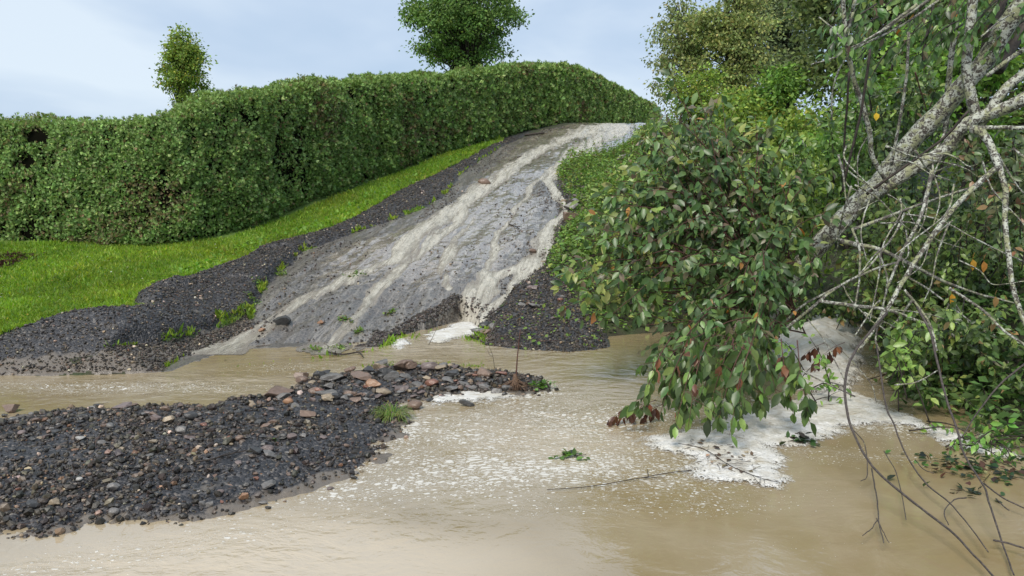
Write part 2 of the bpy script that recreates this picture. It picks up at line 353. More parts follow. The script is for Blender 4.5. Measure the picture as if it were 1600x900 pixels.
def water_mat():
    m, t, p, o = mat('muddy_water'); g = G(t); v = g.pos()
    wv = g.noise(v, .9, 3, .5, col=True)
    wp = g.vadd(v, wv, .5)                                     # warped position: swirls
    big = g.noise(wp, 1.1, 3, .5)
    c = g.mix(g.smooth(big, .35, .65), (.26, .195, .10), (.33, .265, .17))
    c = g.mix(g.smooth(g.attr('pale'), 0, 1), c, (.50, .41, .29))
    foam = g.attr('foam')
    # flecks: little floating bubbles rafts
    fp = g.vadd(g.map(wp, (1, 1.7, 1)), g.noise(v, 14, 3, col=True), .05)
    def flecks(scale, th0, th1):
        d = g.vor(fp, scale); cc = g.vor(fp, scale, out='Color'); sp = t.nodes.new('ShaderNodeSeparateColor'); g.link(cc, sp.inputs[0])
        r = g.math('MULTIPLY', g.math('POWER', sp.outputs[0], 2.0), g.math('MULTIPLY', foam, th0))
        return g.smooth(g.math('SUBTRACT', r, d), 0.0, th1)
    k1 = flecks(17, .62, .05); k2 = flecks(36, .9, .07); k3 = flecks(80, 1.0, .10)
    strk = g.noise(g.map(wp, (6, 10, 1)), 2.2, 6, .68, 1.2)
    k4 = g.math('MULTIPLY', g.smooth(strk, .48, .68), g.smooth(foam, .15, .8))
    k5 = g.smooth(g.math('ADD', foam, g.math('MULTIPLY', g.math('SUBTRACT', g.noise(fp, 16, 5, .65), .5), .8)), 1.25, 1.5)
    k = g.math('MAXIMUM', g.math('MAXIMUM', k1, k2), g.math('MAXIMUM', g.math('MULTIPLY', k4, .42), g.math('MAXIMUM', k5, g.math('MULTIPLY', k3, .6))))
    c = g.mix(g.math('MULTIPLY', k, .88), c, (.66, .63, .57))
    g.link(c, p.inputs['Base Color']); g.link(g.fmix(k, .015, .5), p.inputs['Roughness'])
    p.inputs['IOR'].default_value = 2.0
    turb = g.attr('turb')
    w1 = g.noise(g.map(wp, (1, 1.6, 1)), 5.5, 3, .5, .3); w2 = g.noise(g.map(wp, (1, 1.5, 1)), 22, 3, .55, .5)
    bb = g.bump(w1, g.fmix(turb, .032, .6), .06); bb = g.bump(w2, g.fmix(turb, .008, .55), .018, bb); bb = g.bump(k, .5, .008, bb)
    g.link(bb, p.inputs['Normal']); return m
M['water'] = water_mat()
def foam_mat():
    m, t, p, o = mat('river_foam'); g = G(t); v = g.pos()
    n = g.noise(v, 7, 5, .6, .8); c = g.mix(g.smooth(n, .35, .65), (.64, .60, .52), (.80, .78, .74)); c = g.mix(g.smooth(g.noise(g.map(v, (1, 2.2, 1)), 4.5, 6, .7, 1.5), .55, .68), c, (.42, .35, .24))
    g.link(c, p.inputs['Base Color']); p.inputs['Roughness'].default_value = .5
    lace = g.math('ADD', g.math('MULTIPLY', g.vor(g.vadd(v, g.noise(v, 9, 3, col=True), .12), 48, 'DISTANCE_TO_EDGE'), -.9), g.math('MULTIPLY', g.noise(v, 20, 6, .72), 1.3))
    al = g.smooth(g.math('ADD', g.math('MULTIPLY', g.attr('edge'), 4.0), lace), .42, .78); g.link(al, p.inputs['Alpha'])
    bb = g.bump(g.noise(v, 22, 6, .68, 1.2), .9, .03); g.link(g.bump(g.vor(v, 130), .25, .004, bb), p.inputs['Normal']); return m
M['foam'] = foam_mat()

# ------------------------------------------------------------------ mesh builder
class MB:
    def __init__(s): s.v = []; s.f = []; s.c = []; s.n = 0
    def add(s, V, F, C):
        """V (k,3); F list of arrays (m,nv) with equal nv per array; C (3,) or (k,3)"""
        V = np.asarray(V, float).reshape(-1, 3); C = np.asarray(C, float)
        if C.ndim == 1: C = np.tile(C, (len(V), 1))
        for a in (F if isinstance(F, list) else [F]): s.f.append(np.asarray(a, int) + s.n)
        s.v.append(V); s.c.append(C); s.n += len(V)
    def mesh(s, name, smooth=True):
        V = np.concatenate(s.v); C = np.concatenate(s.c); me = bpy.data.meshes.new(name)
        me.vertices.add(len(V)); me.vertices.foreach_set('co', V.ravel().astype(np.float32))
        tot = np.concatenate([np.full(len(a), a.shape[1]) for a in s.f]); idx = np.concatenate([a.ravel() for a in s.f])
        me.loops.add(len(idx)); me.loops.foreach_set('vertex_index', idx.astype(np.int32))
        me.polygons.add(len(tot)); st = np.concatenate([[0], np.cumsum(tot)[:-1]])
        me.polygons.foreach_set('loop_start', st.astype(np.int32)); me.polygons.foreach_set('loop_total', tot.astype(np.int32))
        me.polygons.foreach_set('use_smooth', np.full(len(tot), smooth))
        a = me.attributes.new('col', 'FLOAT_COLOR', 'POINT'); a.data.foreach_set('color', np.concatenate([C, np.ones((len(C), 1))], 1).ravel().astype(np.float32))
        me.update(calc_edges=True); return me
    def build(s, name, material, parent=None, smooth=True):
        me = s.mesh(name, smooth); me.materials.append(material)
        o = bpy.data.objects.new(name, me); COL.objects.link(o)
        if parent is not None: o.parent = parent; o.matrix_parent_inverse = parent.matrix_world.inverted() if False else o.matrix_parent_inverse; shift(o, parent)
        return o
def shift(o, parent):
    """child meshes are modelled in world space; move them into the parent's frame"""
    l = parent.location; o.location = (-l[0], -l[1], -l[2])
def tag(o, label, cat, group=None, kind=None):
    o['label'] = label; o['category'] = cat
    if group: o['group'] = group
    if kind: o['kind'] = kind
    return o
def thing(name, label, cat, loc, group=None):
    o = bpy.data.objects.new(name, None); COL.objects.link(o); o.location = tuple(float(a) for a in loc); o.empty_display_size = .2
    return tag(o, label, cat, group)
def origin_to(o, p):
    """put a single-mesh thing's origin at its base"""
    p = np.array(p, float); me = o.data; n = len(me.vertices); a = np.empty(n * 3, np.float32); me.vertices.foreach_get('co', a)
    me.vertices.foreach_set('co', (a.reshape(-1, 3) - p).ravel().astype(np.float32)); me.update(); o.location = tuple(float(q) for q in p); return o
def unit(a): a = np.asarray(a, float); return a / (np.linalg.norm(a, axis=-1, keepdims=True) + 1e-9)
def spline(P, n):
    """Catmull-Rom resampling of (k,d) points"""
    P = np.asarray(P, float); k = len(P)
    if k == 2: t = np.linspace(0, 1, n)[:, None]; return P[0] * (1 - t) + P[1] * t
    Q = np.vstack([2 * P[0] - P[1], P, 2 * P[-1] - P[-2]]); t = np.linspace(0, k - 1 - 1e-6, n); i = t.astype(int); f = (t - i)[:, None]
    a, b, c, d = Q[i], Q[i + 1], Q[i + 2], Q[i + 3]
    return .5 * ((2 * b) + (-a + c) * f + (2 * a - 5 * b + 4 * c - d) * f ** 2 + (-a + 3 * b - 3 * c + d) * f ** 3)
def tube(mb, P, rad, sides=6, col=(.1, .1, .1), rough=0.0):
    P = np.asarray(P, float); n = len(P); rad = np.asarray(rad, float) * np.ones(n)
    T = unit(np.gradient(P, axis=0)); up = np.array([0, 0, 1.0]) if abs(T[:, 2]).mean() < .8 else np.array([1.0, 0, 0])
    A = unit(np.cross(T, up)); B = np.cross(T, A)
    th = np.linspace(0, 2 * math.pi, sides, endpoint=False)
    rr = rad[:, None] * (1 + rough * (RS.rand(n, sides) - .5))
    V = P[:, None] + rr[..., None] * (np.cos(th)[None, :, None] * A[:, None] + np.sin(th)[None, :, None] * B[:, None])
    i = np.arange(n - 1)[:, None] * sides; j = np.arange(sides)[None]; j2 = (j + 1) % sides
    F = np.stack([i + j, i + j2, i + sides + j2, i + sides + j], -1).reshape(-1, 4)
    V = V.reshape(-1, 3); V = np.vstack([V, P[0], P[-1]]); k = n * sides
    c0 = np.stack([np.full(sides, k), j2[0], j[0]], -1); c1 = np.stack([np.full(sides, k + 1), (n - 1) * sides + j[0], (n - 1) * sides + j2[0]], -1)
    mb.add(V, [F, c0, c1], col)
LEAF8 = (np.array([[0, 0, 0], [-.26, .3, .05], [-.24, .62, .0], [0, 1, -.16], [.24, .62, .0], [.26, .3, .05], [0, .3, -.03], [0, .64, -.05]]),
         [np.array([[0, 6, 1], [0, 5, 6], [7, 3, 2], [7, 4, 3]]), np.array([[6, 7, 2, 1], [6, 5, 4, 7]])])
LEAF4 = (np.array([[0, 0, 0], [-.28, .45, .05], [0, 1, -.08], [.28, .45, .05]]), [np.array([[0, 1, 2, 3]])])
FROND = (np.array([[0, 0, 0], [-.45, .55, .06], [-.30, .85, 0], [-.1, .5, 0], [0, 1.05, -.06], [.1, .5, 0], [.30, .85, 0], [.45, .55, .06]]),
         [np.array([[0, 1, 2, 3], [0, 3, 4, 5], [0, 5, 6, 7]])])
BLADE = (np.array([[-.07, 0, 0], [.07, 0, 0], [.05, .6, .04], [0, 1, .14], [-.05, .6, .04]]), [np.array([[0, 1, 2, 3, 4]])])
def leaves(mb, tpl, O, T, Nn, size, col, wide=1.0):
    """O origins, T axes, Nn approximate normals, size (n,), col (n,3)"""
    O = np.asarray(O, float); n = len(O)
    if n == 0: return
    T = unit(T); S = unit(np.cross(T, Nn)); Nn = np.cross(S, T)
    tv, tf = tpl; size = np.asarray(size) * np.ones(n); k = len(tv)
    V = O[:, None] + size[:, None, None] * (tv[None, :, 0, None] * wide * S[:, None] + tv[None, :, 1, None] * T[:, None] + tv[None, :, 2, None] * Nn[:, None])
    F = [(f[None] + (np.arange(n) * k)[:, None, None]).reshape(-1, f.shape[1]) for f in tf]
    col = np.asarray(col, float); col = np.tile(col, (n, 1)) if col.ndim == 1 else col
    mb.add(V.reshape(-1, 3), F, np.repeat(col, k, 0))
def pal(n, colors, wts, jit=.25, lift=1.0):
    c = lift * np.array(colors)[RS.choice(len(colors), n, p=np.array(wts, float) / sum(wts))]
    return np.clip(c * (1 + jit * RS.randn(n, 1)) * (1 + .06 * RS.randn(n, 3)), .004, .9)
def rdir(n): return unit(RS.randn(n, 3))
UP = np.array([0, 0, 1.0])

# ------------------------------------------------------------------ ground sheets
FY = -4.0
ts = np.concatenate([np.linspace(-1.5, -.66, 60, endpoint=False), np.linspace(-.66, .62, 820, endpoint=False), np.linspace(.62, 1.5, 60)])
ys = np.concatenate([np.arange(-2.5, 2.9, .12), np.arange(2.9, 7.5, .021), np.arange(7.5, 12, .028), np.arange(12, 20, .045), np.arange(20, 33, .075), np.geomspace(33, 420, 60)])
TT, YY = np.meshgrid(ts, ys); XX = (YY - FY) * TT * (1 / (1 - FY / 14.0)) * 1.0
nr, nc = XX.shape
h, D = height(XX.ravel(), YY.ravel(), True)
XR, YR = XX.ravel(), YY.ravel()
uu = YR + .55 * XR; vv = XR - .13 * (YR - 12) - .001 * (YR - 12) ** 2
wob = .13 * fbm(XR * 3.2, YR * 3.2, 4, 77)
zone = np.zeros(XR.shape, int)                                        # 0 ground
lawnm = (XR < -0.5) & (YR > 7) & (YR < 60) & (D['dR'] < 0) & (D['dB'] + wob < 0) & (D['dL'] < 0)
XH = np.interp(YR, [13, 15.3, 17.9, 22.6, 27.9, 31.5, 38, 47], [-4.7, -3.9, -3.3, -1.7, .9, 2.6, 5.7, 9])
zone[lawnm & (D['dp'] < -.25)] = 1
zone[(D['dR'] > 0)] = 2
zone[(D['dB'] + wob > 0)] = 3
zone[(D['dL'] + wob > 0) & (D['dB'] <= 0)] = 3
zone[(D['dD'] + wob > 0) & (zone != 2)] = 4
zone[D['db'] > -.12] = 5
q = np.arange((nr - 1) * (nc - 1)); r_, c_ = q // (nc - 1), q % (nc - 1)
quad = np.stack([r_ * nc + c_, r_ * nc + c_ + 1, (r_ + 1) * nc + c_ + 1, (r_ + 1) * nc + c_], -1)
zq = zone[quad[:, 0]]
dark = .25 * np.ones(XR.shape)
dark += .45 * sst(.5, 0, np.abs(D['dR'] - .1)) * (vv < -.6) + .55 * sst(12.5, 9.6, YR) + .42 * sst(1.0, .15, D['dR'] + .3 * fbm(XR * 2, YR * 2, 3, 93)) + .10 * fbm(XR * 1.3, YR * .8, 3, 91)
dark -= .35 * sst(20, 26, YR)
silt = sst(.30, .02, D['db']) * .75 * (D['db'] > -.12) + sst(.35, .05, -D['dp']) * .7 * (zone == 3) + .15 + .35 * (D['dL'] > 0)
silt = np.where(zone == 5, .12 + sst(.26, .02, D['db']) * .7, silt)
def sheet(name, sel, material, z, attrs):
    F = quad[sel]; us, inv = np.unique(F, return_inverse=True); mb = MB()
    mb.add(np.stack([XR[us], YR[us], z[us]], -1), inv.reshape(-1, 4), (.5, .5, .5))
    o = mb.build(name, material); o['kind'] = 'structure'
    for an, arr in attrs.items():
        if an == 'flow':
            a = o.data.attributes.new('flow', 'FLOAT_VECTOR', 'POINT'); a.data.foreach_set('vector', np.stack([vv[us], uu[us], 0 * us], -1).ravel().astype(np.float32))
        else:
            a = o.data.attributes.new(an, 'FLOAT', 'POINT'); a.data.foreach_set('value', arr[us].astype(np.float32))
    return o
sheet('ground', zq == 0, M['ground'], h, {})
sheet('lawn', zq == 1, M['lawn'], h, {})
sheet('driveway', zq == 2, M['road'], h, dict(flow=1, dark=dark, stream=D['S']))
sheet('gravel_bank', zq == 3, M['gravel'], h, dict(silt=silt))
sheet('gravel_delta', zq == 4, M['gravel'], h, dict(silt=silt))
sheet('gravel_bar', zq == 5, M['gravel'], h, dict(silt=silt))
# runoff water in its channels on the driveway: a thin sheet that sinks into the ground at its rims
Sq = D['S'][quad].max(1)
zs = h + .034 * np.clip(D['S'], 0, 1) - .007 + D['S'] * (.008 * fbm(vv * 18, uu * 4, 3, 44) + .006 * fbm(XR * 20, YR * 12, 2, 45))
o = sheet('runoff_stream', (Sq > .06) & (D['dR'][quad[:, 0]] > -.02) & (D['dp'][quad[:, 0]] < .25), M['stream'], np.maximum(zs, .004 + 0 * zs), dict(flow=1, stream=D['S']))

# ------------------------------------------------------------------ flood water
ts2 = np.linspace(-1.3, 1.2, 620); ys2 = np.concatenate([np.arange(-2.5, 2.9, .12), np.arange(2.9, 11, .022)])
T2, Y2 = np.meshgrid(ts2, ys2); X2 = ((Y2 - FY) * T2 / (1 - FY / 14.0)).ravel(); Y2 = Y2.ravel()
def blob(px, py, rx, ry, rot=0):
    c = PZ(px, py); a = R(rot); dx, dy = X2 - c[0], Y2 - c[1]; u_ = dx * math.cos(a) + dy * math.sin(a); v_ = -dx * math.sin(a) + dy * math.cos(a)
    return np.exp(-((u_ / rx) ** 2 + (v_ / ry) ** 2))
foam = .10 + .62 * blob(880, 660, 1.1, .9) + .55 * blob(760, 600, .5, .35) + .62 * blob(850, 720, 1.0, .5) + .35 * blob(700, 690, .45, .8) + .45 * blob(1080, 740, .9, .35) + .40 * blob(560, 770, .9, .25, 20) + .15 * blob(1200, 790, .9, .4) + .35 * blob(860, 800, .5, .12, 10)
foam += .75 * blob(770, 615, .42, .16) + .45 * blob(690, 520, .55, .35) + .8 * blob(720, 508, .25, .2) + .5 * blob(280, 605, 1.6, .22, -3) + .4 * blob(470, 575, .8, .35) + .35 * blob(80, 610, .8, .3) + .7 * blob(640, 530, .12, .1) + .6 * blob(640, 672, .08, .2)
foam += .7 * blob(1250, 640, .7, .5) + .9 * blob(1300, 560, .5, 1.2) + .6 * blob(1420, 670, .9, .25, -20)
foam += .5 * blob(250, 860, 1.2, .18, 22)
foam += .45 * blob(1330, 710, .8, .22, -8) + .28 * blob(1300, 850, 1.0, .16, 5) + .25 * blob(1080, 800, .7, .12, 8)
foam *= .88 * (1 + .5 * fbm(X2 * 2.2, Y2 * 2.2, 3, 101))
foam *= 1 - .95 * blob(760, 880, 1.2, .5) ; foam *= 1 - .8 * blob(1450, 820, .9, .8)
turb = .06 + .9 * blob(640, 540, 1.6, 1.0) + .7 * blob(300, 600, 1.6, .5) + .6 * blob(870, 650, 1.0, .9) + .35 * blob(350, 870, 1.6, .4, 20) + .8 * blob(1290, 560, .8, 1.5)
pale = .15 + .9 * blob(500, 880, 1.6, .7) + .5 * blob(900, 700, .8, .7) - .9 * blob(1350, 830, 1.8, 1.1) - .5 * blob(700, 790, .35, .35) - .4 * blob(120, 630, 1.0, .3)  # milky water; lower right kept browner to paint in the bush's reflection
dw = psd(X2, Y2, BAR); turb = np.clip(turb, 0, 1)
foam += .35 * sst(.10, .0, -dw) * sst(.5, 3.5, X2 + 3.5) * .7
zw = np.clip(turb - .08, 0, 1) * (.012 * fbm(X2 * 3.5, Y2 * 5, 3, 120) + .006 * fbm(X2 * 12, Y2 * 16, 2, 121)) + .0006 * fbm(X2 * 2, Y2 * 3, 2, 122)
k2 = (len(ys2) - 1) * (len(ts2) - 1); q = np.arange(k2); nn = len(ts2); r_, c_ = q // (nn - 1), q % (nn - 1)
qd = np.stack([r_ * nn + c_, r_ * nn + c_ + 1, (r_ + 1) * nn + c_ + 1, (r_ + 1) * nn + c_], -1)
mb = MB(); mb.add(np.stack([X2, Y2, zw], -1), qd, (.5, .5, .5)); ow = mb.build('flood_water', M['water']); ow['kind'] = 'structure'
for an, arr in (('foam', np.clip(foam, 0, 1.3)), ('turb', turb), ('pale', np.clip(pale, 0, 1))):
    a = ow.data.attributes.new(an, 'FLOAT', 'POINT'); a.data.foreach_set('value', arr.astype(np.float32))
#@@MARK

# ------------------------------------------------------------------ foam mounds
def foam_patch(pix, top, seed, name, label):
    """foam lying on the water: a slab with rounded rim and lumpy top, outline in plan"""
    poly = np.array(zz(pix)); P = spline(np.vstack([poly, poly[:1]]), 140)[:-1]
    mn, mx_ = P.min(0) - .1, P.max(0) + .1; st = .016
    gx, gy = np.meshgrid(np.arange(mn[0], mx_[0], st), np.arange(mn[1], mx_[1], st)); sh = gx.shape; gx = gx.ravel(); gy = gy.ravel()
    d = psd(gx, gy, P) + .09 * fbm(gx * 6, gy * 9, 5, seed)
    z = .004 + top * np.sqrt(np.clip(d / (top * 2.2 + .1), 0, 1)) * (.75 + .5 * fbm(gx * 2.6, gy * 2.6, 3, seed + 3)) + .010 * np.clip(d * 14, 0, 1) * fbm(gx * 12, gy * 12, 3, seed + 6)
    z = np.where(d < 0, .003, np.maximum(z, .004)); k = sh[1]; q = np.arange((sh[0] - 1) * (k - 1)); r_, c_ = q // (k - 1), q % (k - 1)
    Q = np.stack([r_ * k + c_, r_ * k + c_ + 1, (r_ + 1) * k + c_ + 1, (r_ + 1) * k + c_], -1); Q = Q[(d[Q] > -.02).any(1)]
    us, inv = np.unique(Q, return_inverse=True); mb = MB(); mb.add(np.stack([gx[us], gy[us], z[us]], -1), inv.reshape(-1, 4), (.8, .8, .8))
    o = mb.build(name, M['foam']); a = o.data.attributes.new('edge', 'FLOAT', 'POINT'); a.data.foreach_set('value', d[us].astype(np.float32)); return tag(o, label, 'foam', kind='stuff')
foam_patch([(1005, 690), (1060, 672), (1130, 676), (1190, 690), (1225, 715), (1234, 748), (1220, 766), (1170, 756), (1110, 752), (1060, 738), (1085, 722), (1040, 706)], .02, 200, 'foam_raft', 'smooth white tongue of foam under the drooping cherry bush')
foam_patch([(1205, 560), (1215, 520), (1250, 503), (1300, 500), (1335, 512), (1345, 560), (1335, 600), (1290, 615), (1235, 600)], .26, 210, 'foam_mound', 'tall white mound of foam piled up behind the bush by the culvert')
foam_patch([(1090, 670), (1160, 640), (1240, 625), (1300, 605), (1360, 622), (1440, 660), (1530, 690), (1600, 712), (1560, 716), (1480, 696), (1440, 672), (1380, 662), (1330, 668), (1280, 690), (1210, 700), (1150, 690)], .022, 220, 'foam_mat', 'thin cream foam sheet fringing the right bank')

foam_patch([(668, 524), (700, 510), (728, 503), (752, 508), (758, 520), (735, 524), (712, 530), (690, 536), (672, 534)], .02, 230, 'foam_patch', 'churned foam where the driveway stream falls into the pool')
foam_patch([(690, 612), (720, 606), (760, 604), (800, 608), (806, 620), (780, 626), (745, 628), (705, 630), (672, 636), (668, 626)], .014, 240, 'foam_patch', 'lacy white foam strip along the front of the stony ridge')
foam_patch([(610, 540), (628, 530), (640, 534), (634, 544), (618, 548)], .012, 250, 'foam_patch', 'small white froth against the toe of the driveway')
# ------------------------------------------------------------------ stones and gravel
def icos():
    t = (1 + 5 ** .5) / 2
    v = unit(np.array([[-1, t, 0], [1, t, 0], [-1, -t, 0], [1, -t, 0], [0, -1, t], [0, 1, t], [0, -1, -t], [0, 1, -t], [t, 0, -1], [t, 0, 1], [-t, 0, -1], [-t, 0, 1]]))
    f = np.array([[0, 11, 5], [0, 5, 1], [0, 1, 7], [0, 7, 10], [0, 10, 11], [1, 5, 9], [5, 11, 4], [11, 10, 2], [10, 7, 6], [7, 1, 8], [3, 9, 4], [3, 4, 2], [3, 2, 6], [3, 6, 8], [3, 8, 9], [4, 9, 5], [2, 4, 11], [6, 2, 10], [8, 6, 7], [9, 8, 1]])
    return v, f
IV, IF_ = icos()
def subdiv(v, f):
    v = list(map(tuple, v)); cache = {}; out = []
    def mid(a, b):
        k = (min(a, b), max(a, b))
        if k not in cache: m = np.array(v[a]) + np.array(v[b]); v.append(tuple(m / np.linalg.norm(m))); cache[k] = len(v) - 1
        return cache[k]
    for a, b, c in f: ab, bc, ca = mid(a, b), mid(b, c), mid(c, a); out += [[a, ab, ca], [b, bc, ab], [c, ca, bc], [ab, bc, ca]]
    return np.array(v), np.array(out)
IV2, IF2 = subdiv(IV, IF_); IV3, IF3 = subdiv(IV2, IF2); IV4, IF4 = subdiv(IV3, IF3)
def chips(mb, xy, size, col, lift=.25, flat=.78):
    n = len(xy); z = height(xy[:, 0], xy[:, 1])
    th = RS.rand(n) * 6.283; sx = size * (.8 + .6 * RS.rand(n)); sy = size * (.6 + .4 * RS.rand(n)); sz = size * flat * (.6 + .7 * RS.rand(n))
    J = 1 + .28 * (RS.rand(n, 12, 1) - .5) * 2
    V = IV[None] * J * np.stack([sx, sy, sz], -1)[:, None] * .5
    tl = (RS.rand(n) - .5) * 1.0; c, s = np.cos(tl)[:, None], np.sin(tl)[:, None]
    V = np.stack([V[..., 0] * c + V[..., 2] * s, V[..., 1], -V[..., 0] * s + V[..., 2] * c], -1)
    c, s = np.cos(th)[:, None], np.sin(th)[:, None]
    V = np.stack([V[..., 0] * c - V[..., 1] * s + xy[:, 0:1], V[..., 0] * s + V[..., 1] * c + xy[:, 1:2], V[..., 2] + (z + sz * lift)[:, None]], -1)
    F = (IF_[None] + (np.arange(n) * 12)[:, None, None]).reshape(-1, 3)
    mb.add(V.reshape(-1, 3), F, np.repeat(col, 12, 0))
GC = [(.020, .018, .016), (.050, .045, .040), (.10, .09, .078), (.12, .10, .08), (.14, .085, .055), (.24, .20, .15), (.42, .40, .36)]
GC = [(a * 1.15, b, c * .84) for a, b, c in GC]
def scatter(x0, x1, y0, y1, n): return np.stack([x0 + RS.rand(n) * (x1 - x0), y0 + RS.rand(n) * (y1 - y0)], -1)
mb = MB()
xy = scatter(-5.2, .8, 3.1, 7.6, 60000); db = psd(xy[:, 0], xy[:, 1], BAR) + .05 * fbm(xy[:, 0] * 2.3, xy[:, 1] * 2.3, 4, 11) * 2
den = sst(-.02, .22, db) * (.25 + 1.5 * sst(.2, .7, vn(xy[:, 0] * 1.9, xy[:, 1] * 1.9, 8))); keep = RS.rand(len(xy)) < den * .8; xy = xy[keep]
chips(mb, xy, .008 + .012 * RS.rand(len(xy)) + .040 * RS.rand(len(xy)) ** 6, pal(len(xy), GC, [44, 34, 12, 3, 1.5, 1.3, .8], .2))
tag(mb.build('loose_gravel', M['chip'], smooth=False), 'loose black gravel and small chips spread over the foreground gravel bar', 'gravel', kind='stuff')
mb = MB()
for poly, n, s0 in ((BANK, 75000, .012), (BANKLOW, 16000, .012), (DELTA, 26000, .012)):
    P = np.array(poly); xy = scatter(max(-7.5, P[:, 0].min()), min(4, P[:, 0].max()), P[:, 1].min(), min(26, P[:, 1].max()), n * 2)
    d = psd(xy[:, 0], xy[:, 1], poly); dpp = psd(xy[:, 0], xy[:, 1], POND); k = (d > -.05 + .1 * RS.rand(len(d))) & (dpp < -.03); xy = xy[k]
    w_ = np.clip(12 / xy[:, 1], .25, 1) ** 1.5; xy = xy[RS.rand(len(xy)) < w_][:n]
    chips(mb, xy, (s0 + .02 * RS.rand(len(xy)) ** 2.5) * (.9 + xy[:, 1] * .03), pal(len(xy), GC, [44, 36, 13, 2, .7, .5, 1.2], .2))
tag(mb.build('bank_gravel', M['chip'], smooth=False), 'fine black gravel chips on the washed-out banks beside the driveway', 'gravel', kind='stuff')
# debris chips over the driveway
mb = MB(); xy = scatter(-4.5, 4.5, 8.5, 30, 42000); d = psd(xy[:, 0], xy[:, 1], ROAD); S_ = stream_at(xy[:, 0], xy[:, 1]); k = (d > 0) & (S_ < .3) & (RS.rand(len(d)) < (.25 + 1.6 * sst(.7, 0, d)) * sst(.35, .75, vn(xy[:, 0] * 1.5, xy[:, 1] * .9, 6) + .45 * sst(14, 9, xy[:, 1]))); xy = xy[k]
chips(mb, xy, .014 + .03 * RS.rand(len(xy)) ** 3, pal(len(xy), GC, [45, 30, 10, 4, 1, 1, .5], .2), .2)
n = 26000; xy = scatter(-2.6, .2, 7.9, 10.6, n); dp_ = psd(xy[:, 0], xy[:, 1], POND); xy = xy[(dp_ < .06) & (dp_ > -.20) & (xy[:, 1] > 8.4)]
chips(mb, xy, .014 + .03 * RS.rand(len(xy)) ** 2, pal(len(xy), [(.03, .024, .02), (.06, .045, .035), (.10, .08, .06)], [5, 4, 1], .2), .2)
tag(mb.build('driveway_gravel', M['chip'], smooth=False), 'dark gravel washed thinly over the grey driveway', 'gravel', kind='stuff')

RC = dict(brown=(.17, .115, .085), grey=(.15, .14, .13), dark=(.05, .048, .046), red=(.20, .095, .065), tan=(.28, .22, .15), pale=(.36, .34, .31), purple=(.15, .115, .105), rust=(.27, .15, .085))
def rock(px, py, wpx, kind, shape, label, group=None, name='rock', hpx=None):
    p = PG(px, py); s = wpx / FPX * p[1]; c = np.array(RC[kind])
    s *= 1.0; hh = (hpx / FPX * p[1]) if hpx else s * (.34 if shape == 'slab' else .60)
    V = IV4 if wpx > 16 else IV3; F = IF4 if wpx > 16 else IF3; V = V.copy()
    V = V * np.array([.5, .5, .5]); sd_ = RS.randint(1000)
    # facet it: clip against random planes
    for k in range(11 if shape != 'round' else 6):
        nrm = rdir(1)[0]; off = (.20 if shape != 'round' else .32) + .16 * RS.rand(); dd = V @ nrm - off; V = V - np.clip(dd, 0, 9)[:, None] * nrm * .97
    V = V + V * .10 * (fbm(V[:, 0] * 5 + sd_, V[:, 1] * 5 + V[:, 2] * 4, 3, sd_)[:, None])
    e_ = V.max(0) - V.min(0); V = V / e_; V = V * np.array([s, s * (.6 + .3 * RS.rand()), hh])
    a = (RS.rand() - .5) * .8; t_ = (RS.rand() - .5) * (.5 if shape == 'slab' else .3)
    V = np.stack([V[:, 0] * math.cos(t_) + V[:, 2] * math.sin(t_), V[:, 1], -V[:, 0] * math.sin(t_) + V[:, 2] * math.cos(t_)], -1)
    V = np.stack([V[:, 0] * math.cos(a) - V[:, 1] * math.sin(a), V[:, 0] * math.sin(a) + V[:, 1] * math.cos(a), V[:, 2]], -1)
    V[:, 2] -= V[:, 2].min() + .16 * hh
    mb = MB(); mb.add(V, F, c * (.85 + .3 * RS.rand()))
    o = mb.build(name, M['stone'], smooth=(shape == 'round')); o.location = tuple(float(q) for q in p)
    return tag(o, label, 'rock', group)
g_ = 'rocks washed onto the gravel bar'
for a in [
    (738, 303 + 297, 1, 'grey', 'slab', None)][:0]: pass
